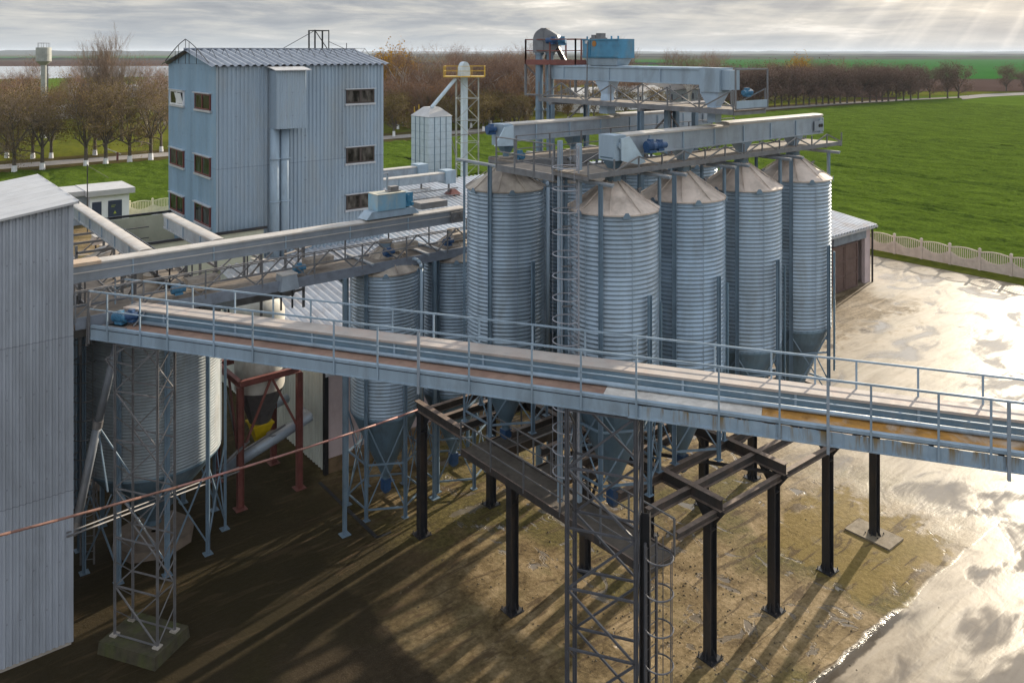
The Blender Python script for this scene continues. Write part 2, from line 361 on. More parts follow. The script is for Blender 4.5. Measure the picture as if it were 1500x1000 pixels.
o = crop('crop_field', 81.2, 190, 10, 158, .36, .55, -.10, CROP); o['kind'] = 'stuff'
o = crop('crop_field', 190, 335, 30, 158, .7, .55, -.10, CROP); o['kind'] = 'stuff'
o = crop('crop_field', -5, 81, 107.2, 158, .36, .5, -.10, CROP); o['kind'] = 'stuff'
o = crop('crop_field', 22, 81, 67, 107, .4, .45, -.10, CROP); o['kind'] = 'stuff'
strip('verge', -80, 330, 158, 176, -.06, VERGE)
strip('meadow', -200, 345, 176, 470, -.05, GRASS)
# the road runs beside the field and bends away at the right
ctr = [(-80, 166.5), (130, 167.2), (230, 168), (300, 166.5), (350, 161), (400, 153), (470, 138), (640, 100)]
L = [(a, b-3.2, -.02) for a, b in ctr]+[(a, b+3.2, -.02) for a, b in ctr[::-1]]
mb = MB(); n = len(ctr); mb.add(L, [(i, i+1, 2*n-2-i, 2*n-1-i) for i in range(n-1)]); struct(mb.build('road', ROADM))
gsheet('path', [(1405,141),(1440,138),(1500,135.5),(1500,139),(1440,142.5),(1410,146)], -.01, ROADM)
# far land seen between the trees and the sky
gsheet('meadow', [(1300,134),(1500,134),(1500,137.5),(1380,140),(1290,143)], -.04, GRASS)
gsheet('field', [(1330,115),(1560,117),(1560,134.5),(1300,134.5)], -.04, FARBR)
gsheet('field', [(930,87.5),(1560,87),(1560,116.5),(1330,115),(1060,112),(930,113)], -.08, FARGR)
gsheet('field', [(620,101),(800,100),(930,95),(930,110),(620,112)], -.10, FARGR)
gsheet('field', [(560,118),(1080,112),(1330,116),(1310,150),(1060,150),(560,150)], -.11, FARBR)
gsheet('field', [(0,83.5),(250,83),(250,87),(0,87.5)], -.2, FARGR)
gsheet('field', [(-60,89),(250,87.5),(250,97),(-60,97.5)], -.2, FARBR)
gsheet('field', [(850,83),(1560,82.5),(1560,83.8),(850,84.6)], -.2, FARGR)
m = bpy.data.materials.new('lake_water'); m.use_nodes = True
bs = m.node_tree.nodes['Principled BSDF']; bs.inputs['Base Color'].default_value = (.30, .34, .38, 1); bs.inputs['Roughness'].default_value = .12; bs.inputs['Specular IOR Level'].default_value = 1
WATER = m
gsheet('lake', [(-80,97.5),(255,97),(255,116),(120,121),(-80,124)], -.14, m)
# hills on the horizon
def hills(pix, z0y, m, depth=900):
    mb = MB(); pts = []
    for x, y, d in pix:
        p = D(x, y, d); pts.append(p)
    n = len(pts); vs = []
    for p in pts:
        q = Vector((p.x, p.y, 0)).normalized()
        vs += [(p.x-q.x*depth, p.y-q.y*depth, -1), tuple(p), (p.x+q.x*depth, p.y+q.y*depth, -1)]
    mb.add(vs, [(3*i+j, 3*i+3+j, 3*i+4+j, 3*i+1+j) for i in range(n-1) for j in (0, 1)])
    return struct(mb.build('hills', m, smooth=True))
random.seed(3)
def ridge(x0, x1, y, amp, d, step=18, seed=1):
    return [(x, y-amp*(.5+.5*noise.noise(Vector((x*.011, seed, 0))))-amp*.35*noise.noise(Vector((x*.05, seed, 4))), d) for x in range(x0, x1, step)]
hills(ridge(-150, 1700, 77.2, 3.6, 14000, seed=1), 0, HILLM, 2500)
hills(ridge(-150, 330, 76.5, 4.0, 7000, seed=5), 0, HILLM, 1200)
hills(ridge(540, 1750, 81.5, 3.0, 4600, 8, seed=9), 0, FARDK, 300)
hills(ridge(540, 1750, 84.0, 2.2, 2900, 8, seed=19), 0, FARDK, 60)
hills(ridge(-150, 330, 86.5, 3.0, 2100, 10, seed=7), 0, FARDK, 60)
hills(ridge(1230, 1700, 87.2, 1.4, 2300, 10, seed=8), 0, FARDK, 30)
hills(ridge(560, 1000, 95, 6, 1300, 10, seed=12), 0, FARDK, 60)

# the concrete yard: one sheet, its slabs, moss, mud and standing water in the material
m = bpy.data.materials.new('yard_concrete'); m.use_nodes = True; t = NT(m.node_tree); t.n.clear(); YARD = m
gp = t.node('ShaderNodeNewGeometry').outputs['Position']; px_, py_, pz_ = t.sep(gp)[:]
big = t.noise(gp, .16, 5, .6, .8); mid = t.noise(gp, .7, 6, .62, .4); fine = t.noise(gp, 5.0, 5, .7)
rut = t.noise(t.mapping(gp, (.35, 2.2, 1), (0, 0, R(24))), .9, 5, .6, 1.2)
speck = t.noise(gp, 26.0, 3, .6)
tan = t.ramp(t.math('ADD', t.math('MULTIPLY', mid, .6), t.math('MULTIPLY', fine, .4)),
             [(.34, (.060, .038, .017)), (.48, (.20, .142, .070)), (.62, (.35, .26, .15))])
moss = t.ramp(fine, [(.35, (.040, .036, .009)), (.65, (.13, .108, .030))])
mk = t.ramp(t.math('ADD', t.math('MULTIPLY', big, .75), t.math('MULTIPLY', mid, .25)), [(.47, 0.0), (.56, .85)])
col = t.mix(mk, tan, moss)
# the fresh mossy slab at the right, its outer edge ragged
def inside(lo, hi, v, jit=.0, soft=.12):
    vv = t.math('ADD', v, t.math('MULTIPLY', t.math('SUBTRACT', mid, .5), jit))
    a_ = t.math('DIVIDE', t.math('SUBTRACT', vv, lo), soft, clamp=True); b_ = t.math('DIVIDE', t.math('SUBTRACT', hi, vv), soft, clamp=True)
    return t.math('MULTIPLY', a_, b_)
slab = t.math('MULTIPLY', inside(20, 35.3, px_, .5), inside(14.4, 60, py_, .5))
slab2 = t.math('MULTIPLY', inside(28.8, 35.2, px_, 6.5, .5), inside(14.4, 20.3, py_, 5.0, .5))
ochre = t.ramp(fine, [(.3, (.15, .105, .032)), (.7, (.25, .18, .062))])
col = t.mix(t.math('MULTIPLY', slab2, .8), col, ochre)
# dark asphalt apron at the left with a straight slab edge
asp = t.math('MULTIPLY', t.math('MULTIPLY', inside(-60, 14.7, px_, 1.1, .22), .8), t.ramp(t.math('ADD', t.math('MULTIPLY', mid, .6), t.math('DIVIDE', t.math('SUBTRACT', 34.0, py_), 26.0)), [(.30, 0.25), (.62, 1.0)]))
left_shade = t.math('DIVIDE', t.math('SUBTRACT', 21.5, t.math('ADD', px_, t.math('MULTIPLY', t.math('SUBTRACT', mid, .5), 9.0))), 7.0, clamp=True)  # concrete darkens towards the left: shade painted into the colour
col = t.mix(t.math('MULTIPLY', left_shade, .72), col, t.ramp(fine, [(.35, (.030, .021, .010)), (.65, (.076, .056, .027))]))
aspc = t.ramp(speck, [(.35, (.013, .009, .006)), (.6, (.034, .025, .017)), (.75, (.10, .08, .06))])
aspc = t.mix(t.ramp(big, [(.45, 0.0), (.6, .75)]), aspc, (.030, .026, .010))
col = t.mix(asp, col, aspc)
col = t.mix(t.math('MULTIPLY', t.math('MULTIPLY', inside(-60, 19.0, px_, 1.5, 2.5), inside(24.5, 60, py_, 2.0, 2.5)), .8), col, (.026, .020, .010))  # back left of the yard darkened, its shade mixed into the colour
# mud smears and clods
mud = t.ramp(rut, [(.56, 0.0), (.62, .8)])
col = t.mix(t.math('MULTIPLY', mud, t.math('SUBTRACT', 1.0, asp)), col, (.075, .05, .028))
far = t.math('DIVIDE', t.math('SUBTRACT', t.math('SUBTRACT', px_, t.math('MULTIPLY', py_, .25)), 27.0), 8.0, clamp=True)
out = t.math('MULTIPLY', t.math('DIVIDE', t.math('SUBTRACT', 14.5, t.math('ADD', py_, t.math('MULTIPLY', mid, .5))), .2, clamp=True), t.math('DIVIDE', t.math('SUBTRACT', px_, 21.0), 3.0, clamp=True))
far = t.math('MAXIMUM', far, out)
col = t.mix(t.math('MULTIPLY', t.math('MULTIPLY', far, t.math('SUBTRACT', 1.0, slab2)), .8), col, t.ramp(t.math('ADD', t.math('MULTIPLY', rut, .5), t.math('MULTIPLY', mid, .5)), [(.40, (.10, .073, .045)), (.48, (.215, .172, .122)), (.60, (.33, .275, .21))]))
dirt = t.math('DIVIDE', t.math('SUBTRACT', t.math('ADD', py_, t.math('MULTIPLY', t.math('SUBTRACT', mid, .5), 16.0)), 28.5), 2.5, clamp=True)
dirt = t.math('MULTIPLY', dirt, t.math('DIVIDE', t.math('SUBTRACT', 68.0, t.math('ADD', px_, t.math('MULTIPLY', t.math('SUBTRACT', big, .5), 12.0))), 3.0, clamp=True))
dirt = t.math('MULTIPLY', dirt, t.math('DIVIDE', t.math('SUBTRACT', px_, 36.0), 4.0, clamp=True))
col = t.mix(t.math('MULTIPLY', dirt, .8), col, t.ramp(t.math('ADD', t.math('MULTIPLY', fine, .5), t.math('MULTIPLY', rut, .5)), [(.42, (.06, .04, .02)), (.55, (.19, .14, .085)), (.65, (.34, .27, .19))]))
def arcs(cx, cy, radii, w_):
    dx = t.math('SUBTRACT', t.math('ADD', px_, t.math('MULTIPLY', t.math('SUBTRACT', big, .5), 3.0)), cx); dy = t.math('SUBTRACT', py_, cy)
    r_ = t.math('SQRT', t.math('ADD', t.math('MULTIPLY', dx, dx), t.math('MULTIPLY', dy, dy))); o_ = None
    for rr in radii:
        e_ = t.math('SUBTRACT', 1.0, t.math('DIVIDE', t.math('ABSOLUTE', t.math('SUBTRACT', r_, rr)), w_), clamp=True); o_ = e_ if o_ is None else t.math('MAXIMUM', o_, e_)
    return o_
track = t.math('MAXIMUM', arcs(50, 0, (15.5, 17.2, 19.6, 21.2), .34), arcs(20, -28, (41.0, 42.7, 47.5, 49.2), .32))
track = t.math('MULTIPLY', track, t.math('MULTIPLY', far, t.ramp(mid, [(.38, .15), (.58, .95)])))
col = t.mix(t.math('MULTIPLY', track, .75), col, (.085, .062, .04))
# joints between cast slabs
def joint(v, off, period):
    fr = t.math('FRACT', t.math('DIVIDE', t.math('ADD', t.math('ADD', v, off), t.math('MULTIPLY', fine, .08)), period))
    return t.math('LESS_THAN', fr, .045/period)
jn = t.math('MAXIMUM', joint(px_, -.6, 6.0), joint(py_, .8, 6.0))
col = t.mix(t.math('MULTIPLY', jn, .25), col, (.04, .03, .018))
# how wet: puddles are smooth, damp ground half glossy, the rest dull
pud = t.ramp(t.math('ADD', t.math('MULTIPLY', t.noise(t.mapping(gp, (.8, 1.2, 1), (0, 0, R(-20)), (3, 7, 0)), .30, 4, .5, .9), .8), t.math('ADD', t.math('MULTIPLY', far, .04), t.math('MULTIPLY', rut, .18))), [(.55, 0.0), (.66, 1.0)])
pud2 = t.ramp(t.noise(t.mapping(gp, (1, .7, 1), (0, 0, R(30))), 1.0, 6, .62, 1.2), [(.585, 0.0), (.615, 1.0)])
pud = t.math('MAXIMUM', t.math('MULTIPLY', pud, far), t.math('MULTIPLY', pud2, slab))
pud = t.math('MULTIPLY', pud, t.math('SUBTRACT', 1.0, t.math('MULTIPLY', slab2, .9)))
pud = t.math('MULTIPLY', pud, t.math('SUBTRACT', 1.0, asp))
damp = t.math('ADD', .12, t.math('MULTIPLY', far, .72))
damp = t.math('MULTIPLY', t.math('SUBTRACT', 1.0, t.math('MULTIPLY', dirt, .8)), damp)
pud = t.math('MULTIPLY', t.math('SUBTRACT', 1.0, t.math('MULTIPLY', dirt, .8)), pud)
damp = t.math('MULTIPLY', damp, t.math('SUBTRACT', 1.0, t.math('MULTIPLY', slab2, .6)))
rough = t.math('SUBTRACT', .80, t.math('MULTIPLY', damp, t.ramp(mid, [(.3, .28), (.7, .58)])))
rough = t.math('MULTIPLY', rough, t.math('SUBTRACT', 1.0, t.math('MULTIPLY', pud, .80)))
col = t.mix(t.math('MULTIPLY', pud, .7), col, (.15, .13, .11))
chan = t.math('MULTIPLY', inside(13.75, 14.3, py_, .6, .1), inside(20, 29.5, px_, .5, .5))
col = t.mix(t.math('MULTIPLY', chan, .8), col, (.05, .04, .03))
rough = t.math('MULTIPLY', rough, t.math('SUBTRACT', 1.0, t.math('MULTIPLY', chan, .7)))
bs = t.node('ShaderNodeBsdfPrincipled', ins={'Base Color': col, 'Roughness': rough, 'IOR': 1.36})
t.l.new(t.math('ADD', .06, t.math('MULTIPLY', t.math('MAXIMUM', damp, pud), .58)), bs.inputs['Specular IOR Level'])
hgt = t.math('ADD', t.math('ADD', t.math('MULTIPLY', fine, .5), t.math('MULTIPLY', speck, .16)), t.math('ADD', t.math('MULTIPLY', rut, .38), t.math('MULTIPLY', mid, .25)))
hgt = t.math('MULTIPLY', hgt, t.math('MULTIPLY', t.math('SUBTRACT', 1.0, pud), t.math('SUBTRACT', 1.0, t.math('MULTIPLY', far, .86))))
bp = t.node('ShaderNodeBump', ins={'Strength': .75, 'Distance': .11, 'Height': hgt}); t.l.new(bp.outputs[0], bs.inputs['Normal'])
t.l.new(bs.outputs[0], t.node('ShaderNodeOutputMaterial').inputs[0])
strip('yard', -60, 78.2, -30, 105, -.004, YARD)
mb = MB(); mb.add([(78.2,-30,.02),(81.4,-30,.02),(81.4,107.4,.02),(78.2,107.4,.02)], [(0,1,2,3)]); struct(mb.build('grass_verge', GRASS))

# ------------------------------------------------------------------ cast concrete fences
def fence(label, P, rz, n, m, cat='fence'):
    r = T('panel_fence', label, cat, P, rz); pit = 2.62
    post = MB().box((-.11, -.1, 0), (.11, .1, 1.95)); post.frust(1.95, (.13, .12), 2.05, (.05, .04))
    pn = MB(); x0, x1 = .11, pit-.11
    pn.box((x0, -.035, .05), (x1, .035, .78)); pn.box((x0, -.05, .72), (x1, .05, .84))
    N = 13
    for i in range(N+1):
        xx = x0+(x1-x0)*i/N; u = (xx-x0)/(x1-x0)*2-1
        pn.box((xx-.035, -.03, .84), (xx+.035, .03, 1.70-.0*u))
    for i in range(12):                        # curved lower web and arched top rail
        u0 = -1+2*i/12; u1 = -1+2*(i+1)/12; X0 = x0+(x1-x0)*(u0+1)/2; X1 = x0+(x1-x0)*(u1+1)/2
        z0, z1 = 1.62+.16*(1-u0*u0), 1.62+.16*(1-u1*u1)
        pn.extr([(X0, -.045, z0), (X1, -.045, z1), (X1, -.045, z1+.10), (X0, -.045, z0+.10)], (0, .09, 0))
        y0, y1 = .84+.42*u0*u0, .84+.42*u1*u1
        pn.extr([(X0, -.028, .83), (X1, -.028, .83), (X1, -.028, y1), (X0, -.028, y0)], (0, .056, 0))
    p0 = post.build('post', m, r); q0 = pn.build('panel', m, r)
    for i in range(1, n):
        a = p0.copy(); C.objects.link(a); a.parent = r; a.location = (i*pit, 0, 0)
        b = q0.copy(); C.objects.link(b); b.parent = r; b.location = (i*pit, 0, 0)
    return r
fence('tan cast concrete panel fence between the wet yard and the green field at right', (80.5, -8, 0), R(90), 20, FENCEM)
fence('cream cast concrete fence beyond the conveyors beside the white hut', (16, 106, 0), 0, 7, FENCEY)
# ------------------------------------------------------------------ buildings
def gutter(mb, p, q, r=.06): mb.tube(p, q, r, 8)
# grey shed at the left edge
S0 = G(105, 943); sa, sb = S0.x, S0.y
r = T('grey_shed', 'tall grey corrugated shed with a light sloping roof cut by the left edge', 'shed', (sa, sb, 0))
W = 15.0
tops = lambda a: 14.9-(W-a)*.145
mb = MB().corr((-W, 0, .12), (W, 0, 0), (0, 0, 1), (0, -1, 0), .19, .05, vlen=lambda a: tops(a)-.12)
mb.corr((0, 0, .12), (0, 7.3, 0), (0, 0, 1), (1, 0, 0), .19, .035, vlen=lambda a: 14.78)
mb.box((-.03, -.045, .1), (.045, .03, 14.88))
mb.build('wall', SHEDM, r)
MB().box((-W, .01, 0), (-.01, 7.2, .119)).build('base', CONC, r)
mb = MB(); mb.corr((.18, -.25, 14.98), (0, 7.8, 0), (-W, 0, -W*.145), (.145, 0, 1), 1.3, .012, flat=.46)
mb.extr([(.18, -.25, 14.90), (-W, -.25, 14.90-W*.145), (-W, -.25, 14.975-W*.145), (.18, -.25, 14.975)], (0, .02, 0))
mb.extr([(.18, 7.55, 14.90), (-W, 7.55, 14.90-W*.145), (-W, 7.55, 14.975-W*.145), (.18, 7.55, 14.975)], (0, -.02, 0))
mb.box((.16, -.25, 14.88), (.185, 7.55, 14.99))
mb.build('roof', SHEDR, r)

# blue tower building
tx, ty, TD = 17.5, 50.2, 50.0
TW, TL, TH = 11.55, 9.7, 19.1
r = T('blue_tower_building', 'tall blue-grey corrugated tower with a shallow gable roof behind the long conveyor', 'building', (tx, ty, 0))
rh = .95
gab = lambda b: TH+rh*(1-abs(b-TL/2)/(TL/2))
MB().corr((0, 0, 0), (TW, 0, 0), (0, 0, TH), (0, -1, 0), .27, .075).box((-.03, -.06, 0), (.06, .03, TH)).box((TW-.06, -.06, 0), (TW+.03, .03, TH)).build('wall', TOWERM, r)
MB().corr((TW, TL, 0), (-TW, 0, 0), (0, 0, TH), (0, 1, 0), .27, .05).build('wall', TOWERM, r)
MB().corr((0, TL, 0), (0, -TL, 0), (0, 0, 1), (-1, 0, 0), .27, .035, vlen=lambda b: gab(b)).build('wall', TOWERG, r)
MB().corr((TW, 0, 0), (0, TL, 0), (0, 0, 1), (1, 0, 0), .27, .035, vlen=lambda b: gab(b)).build('wall', TOWERG, r)
rf = MB()
for s_, y0 in ((1, -.35), (-1, TL+.35)):
    y1 = TL/2; sl_ = rh/(TL/2)
    rf.corr((-.45, y0, TH+.06-.35*sl_), (TW+.9, 0, 0), (0, y1-y0, (TL/2+.35)*sl_), (0, -s_*sl_, 1), .48, .11, flat=.22)
rf.tube((-.45, TL/2, TH+rh+.12), (TW+.45, TL/2, TH+rh+.12), .09, 6)
roof = rf.build('roof', ROOFT, r)
gr = MB()
for i in range(15):                                # roof snow guard and safety cable stands
    a = -.2+i*(TW+.4)/14; y0 = TL*.30; z0 = TH+.06+rh*.6
    gr.bar((a, y0-.9, z0-.12), (a, y0, z0+.50), .022); gr.bar((a, y0, z0+.50), (a+.05, y0+.55, z0+.12), .02)
gr.tube((-.2, TL*.30, TH+.56+rh*.6), (TW+.2, TL*.30, TH+.56+rh*.6), .012, 5)
gr.build('guard_rail', BLACKM, r)
ar = MB(); pts = []
for i in range(13):
    u = i/12; pts.append((-.35, TL*.95-u*TL*.9, TH+.15+rh*(1-abs(.95-u*.9-.5)*2)+.62*math.sin(math.pi*u)))
ar.path(pts, .03, 5)
for i in (3, 4, 6, 7, 9): ar.bar(pts[i], (-.35, pts[i][1], TH+.1), .03)
ar.build('arched_handrail', BLACKM, r)
lf = MB(); fx, fy = 9.0, TL*.55; fz = TH+rh
for i in (0, 1):
    for j in (0, 1): lf.bar((fx+i*1.1, fy+j*1.0, fz-.1), (fx+i*1.1, fy+j*1.0, fz+1.55), .09 if i == 0 else .06)
for zz in (1.5,):
    lf.bar((fx, fy, fz+zz), (fx+1.1, fy, fz+zz), .07); lf.bar((fx, fy+1, fz+zz), (fx+1.1, fy+1, fz+zz), .07); lf.bar((fx, fy, fz+zz), (fx, fy+1, fz+zz), .07); lf.bar((fx+1.1, fy, fz+zz), (fx+1.1, fy+1, fz+zz), .07)
lf.bar((fx, fy, fz+1.5), (fx+1.1, fy, fz), .05); lf.bar((fx+.55, fy, fz+1.5), (fx+.55, fy, fz), .04)
lf.tube((fx, fy, fz+1.5), (fx-2.6, fy, fz+.1), .02, 4); lf.tube((fx+1.1, fy, fz+.7), (TW, fy, fz+.1), .02, 4); lf.bar((TW, fy, fz), (TW, fy, fz+.6), .04)
lf.build('roof_frame', BLACKM, r)
def window(par, u0, u1, z0, z1, side, fm, gm, parts=2, label=None, tilt=False):
    "side 0: in the long wall facing -y, side 1: in the end wall facing -x"
    fr = MB(); t_ = .09; dp = .13
    def bx(mb, a0, a1, c0, c1, d0, d1):
        if side == 0: mb.box((a0, -d1, c0), (a1, -d0, c1))
        else: mb.box((-d1, a0, c0), (-d0, a1, c1))
    for q in ((u0, u1, z0, z0+t_), (u0, u1, z1-t_, z1), (u0, u0+t_, z0+t_, z1-t_), (u1-t_, u1, z0+t_, z1-t_)): bx(fr, *q, .02, dp)
    mid_ = (u0+u1)/2; bx(fr, mid_-t_*.8, mid_+t_*.8, z0+t_, z1-t_, .02, dp)
    o = fr.build('window', fm, par, label=label)
    g_ = MB(); bx(g_, u0+t_, mid_-t_*.8, z0+t_, z1-t_, .085, .095); bx(g_, mid_+t_*.8, u1-t_, z0+t_, z1-t_, .085, .095)
    g_.build('pane', gm, o)
    s_ = MB(); bx(s_, u0-.1, u1+.1, z1+.01, z1+.07, .0, .24); bx(s_, u0-.1, u1+.1, z0-.14, z0-.01, .03, .16); s_.build('sill', SILL, o)
    if tilt:
        q = MB().extr([(-.12, u0+.1, z0+.12), (-.30, u0+.1, z1-.12), (-.30, mid_-.1, z1-.12), (-.12, mid_-.1, z0+.12)], (.03, 0, 0)); q.build('sash', WFRAMEW, o)
    return o
def twz(y, d): return H-(y-HY)*d/F
# end wall windows (y along the wall, measured from the near corner)
dl = lambda x: onA(x, tx)-ty
for x0, x1, yy in ((287.5, 310, ((136, 161), (227, 256), (298, 328))), (251.5, 271, ((131.5, 154), (217, 243), (283.5, 310)))):
    b1, b0 = dl(x0), dl(x1); bm = (b0+b1)/2; d = sn*tx+cs*(ty+bm)
    for i, (ya, yb) in enumerate(yy):
        white = x0 < 260 and i == 0
        window(r, b0, b1, twz(yb-.6, d), twz(ya+1.2, d), 1, WFRAMEW if white else WFRAME, GLASSD, label='white framed window with a tilted sash' if white else None, tilt=white)
a0, a1 = onB(506.5, ty)-tx, onB(547, ty)-tx; d = sn*(tx+(a0+a1)/2)+cs*ty
for ya, yb in ((131, 151), (215, 237.5), (283.5, 304.5)): window(r, a0, a1, twz(yb, d), twz(ya, d), 0, WFRAMED, GLASS)
# boxed shaft with two ducts under it
a0, a1 = onB(389, ty)-tx, onB(436, ty)-tx; dd = sn*(tx+a0)+cs*ty
z1, z0 = twz(103, dd), twz(188, dd)
bxs = MB().corr((a0+.2, -1.25, z0), (a1-a0-.2, 0, 0), (0, 0, z1-z0), (0, -1, 0), .16, .03)
bxs.box((a0+.19, -1.24, z0), (a1, -.055, z1-.02)); sh = bxs.build('shaft_casing', TOWERM, r)
MB().extr([(a0, -1.55, z1-.02), (a1+.25, -1.55, z1-.02), (a1+.25, -.06, z1+.22), (a0, -.06, z1+.22)], (0, 0, .05)).build('canopy', SHEDR, sh)
for x in (402.5, 417):
    a = onB(x, ty-.5)-tx; mb = MB().tube((a, -.5, 6.5), (a, -.5, z0), .30, 14)
    for zz in (z0-1.9, z0-4.6, z0-7.2): mb.lathe([(.30, zz-.06), (.35, zz-.06), (.35, zz+.02), (.30, zz+.02)], 14, (a, -.5))
    mb.build('duct', BLUEG, r, smooth=True)
MB().bar((onB(402.5, ty-.5)-tx, -.5, 10.3), (onB(417, ty-.5)-tx, -.5, 10.3), .06).build('duct_tie', GREYS, r)

# long warehouse with the corrugated roof
wa0, wa1, wb0, wb1, wrg = 17.6, 69.2, 35.7, 66.0, 61.0
r = T('long_warehouse', 'long low warehouse under a ribbed metal roof behind the silos', 'warehouse', (wa0, wb0, 0))
LW = wa1-wa0; ez = 4.95; sl_ = .138
MB().box((.02, .25, 0), (45.5, .30, ez)).box((45.5, .25, 3.98), (LW-.02, .30, ez)).box((LW-.9, .1, .0), (LW, .4, ez+.05)).box((.1, .0, .7), (1.4, .24, ez)).build('wall', PINKW, r)
MB().corr((0, wrg-wb0, .1), (0, -(wrg-wb0), 0), (0, 0, 1), (-1, 0, 0), .3, .05, vlen=lambda u: ez+sl_*(wrg-wb0-u)-.1).build('wall', WHITEC, r)
MB().box((LW-.3, .4, 0), (LW, wb1-wb0, ez)).build('wall', PINKW, r)
MB().box((.1, -.04, 0), (45.4, .20, .7)).build('plinth', PLINTH, r)
MB().box((-.12, -.10, 0), (.08, .10, ez)).build('corner_post', BLACKM, r)
rf = MB(); LR = LW+.5
rf.corr((-.25, -.45, ez+.06-.45*sl_), (LR, 0, 0), (0, wrg-wb0+.45, sl_*(wrg-wb0+.45)), (0, -sl_, 1), .45, .12, flat=.22)
rf.corr((-.25, wb1-wb0+.3, ez+2.4), (LR, 0, 0), (0, wrg-wb1-.3, ez+.06+sl_*(wrg-wb0)-ez-2.4), (0, .2, 1), .34, .06)
rf.bar((-.25, -.47, ez-.08), (LR-.25, -.47, ez-.08), .03, .16)
rf.build('roof', ROOFC, r)
MB().box((45.4, -.02, 3.95), (LW-.9, .24, ez-.02)).corr((45.4, -.02, 3.95), (LW-46.3, 0, 0), (0, 0, .95), (0, -1, 0), .16, .03).build('lintel_panel', CASE, r)
d_ = MB(); dx0, dx1 = onB(1219, wb0)-wa0, onB(1257, wb0)-wa0
for k in range(2):
    m0 = dx0+(dx1-dx0)*k/2; m1 = m0+(dx1-dx0)/2-.05
    lf = MB().box((m0, .05, .05), (m1, .12, 3.85)); 
    for zz in (.05, 1.2, 2.4, 3.7): lf.box((m0, 0, zz), (m1, .05, zz+.14))
    for a_ in (m0, m1-.14): lf.box((a_, .005, .05), (a_+.14, .05, 3.85))
    lf.bar((m1-.3, -.05, 1.8), (m1-.3, -.05, 2.15), .04) if k == 0 else None
    lf.build('door', BDOOR, r)
MB().box((LW+.02, -.12, 0), (LW+.14, 0, ez)).bar((LW-.2, -.55, ez-.15), (LW+.14, -.05, ez-.25), .12).build('downpipe', BLACKM, r)
# roof scars and a ventilator
vt = MB().frust(7.75, (.35, .35), 8.35, (.35, .35), (0, 0)).frust(8.35, (.55, .5), 8.75, (.2, .2)); v_ = vt.build('roof_ventilator', REDOX, r); p = D(663, 270, 69); v_.location = (p.x-wa0, p.y-wb0, -.3)

# white transformer hut, far at the left
r = T('white_hut', 'small white hut with a flat light roof and dark doors beside the green field', 'hut', (18.5, 104.0, 0))
MB().box((3.2, 0, 0), (7.4, 5, 3.35)).build('wall', HUTW, r)
MB().box((-4, .9, 0), (3.19, 5, 3.35)).build('wall', CASE, r)
MB().box((2.7, -.7, 3.36), (7.9, 5.4, 4.0)).box((-4.5, .4, 3.38), (2.69, 5.4, 3.95)).build('roof', SHEDR, r)
MB().box((5.1, -.05, .05), (6.6, -.003, 2.6)).box((5.1, -.08, 1.2), (5.16, -.05, 1.5)).build('door', NAVY, r)
MB().box((3.4, -.05, .9), (4.4, -.003, 2.6)).build('door', NAVY, r)
# the small yellow-green marks on the hut door
yg = MB()
for i in range(7): yg.box((5.45+.12*(i % 4), -.066, 2.0-.16*(i//4)), (5.54+.12*(i % 4), -.0505, 2.06-.16*(i//4)))
yg.lathe([(.0, 0), (.2, 0)], 3, (0, 0)) if False else None
yg.extr([(5.68, -.066, 1.05), (6.0, -.066, 1.05), (5.84, -.066, 1.4)], (0, .015, 0)); yg.build('door_sign', mat('sign_yellow_green', (.35, .40, .05), .5), r)

# low pale building between the cross conveyors
P_ = G(213, 352, 9.2)
r = T('pale_intake_building', 'low pale panel building with an open top between the cross conveyors', 'building', (P_.x, P_.y, 0))
MB().box((0, 0, 0), (7, .15, 8.9)).box((0, 8.85, 0), (7, 9, 8.9)).box((0, .151, 0), (.15, 8.849, 8.9)).box((6.85, .151, 0), (7, 8.849, 8.9)).build('wall', mat('pale_yellow_panel', (.46, .45, .34), .8, 0, .08, 1, stain=(.34, .32, .24), stain_amt=.4), r)
MB().box((.16, .16, 6.4), (6.84, 8.84, 6.6)).build('floor', mat('pit_floor', (.16, .13, .10), .9, 0, .2, 1), r)
MB().bar((-.15, -.07, 9.0), (7.2, -.07, 9.0), .1, .16).bar((-.07, -.15, 9.0), (-.07, 9.2, 9.0), .1, .16).bar((-.15, 9.07, 9.0), (7.2, 9.07, 9.0), .1, .16).build('parapet', DARK, r)

# far buildings and water tower
def far_house(label, x, y, w_, dep, h_, rh_, wm, rm, rz=0, name='low_building', cat='building', wins=4):
    p = G(x, y); r = T(name, label, cat, (p.x, p.y, 0), rz)
    MB().box((0, 0, 0), (w_, dep, h_)).build('wall', wm, r)
    m_ = MB(); m_.add([(-.3, -.4, h_), (w_+.3, -.4, h_), (w_+.3, dep+.4, h_), (-.3, dep+.4, h_), (-.3, dep/2, h_+rh_), (w_+.3, dep/2, h_+rh_)], [(0, 1, 5, 4), (2, 3, 4, 5), (0, 4, 3), (1, 2, 5), (0, 3, 2, 1)]); m_.build('roof', rm, r)
    for i in range(wins):
        a = w_*(i+.5)/wins; MB().box((a-.5, -.06, h_*.4), (a+.5, -.003, h_*.75)).build('window', NAVY, r)
    return r
far_house('long white building seen through the roadside trees below the water tower', 22, 178, 16, 6, 3.6, .5, WHITE, HUTW)
far_house('pale cottage gable far behind the wood at left', 222, 142, 10, 9, 5, 3.5, HUTW, SHEDR)
far_house('grey farm shed far behind the trees left of the blue tower', 165, 143, 26, 9, 4.0, 1.5, CASE, mat('far_roof_tile', (.30, .29, .28), .7))
far_house('low long cream wall building among the far trees', 105, 144, 22, 7, 4.5, 1.8, PINKW, mat('far_roof_pale', (.48, .46, .44), .7))
far_house('white dairy building behind the trees under the upper gallery', 850, 166, 42, 12, 6, 2.0, HUTW, CASE, wins=8)
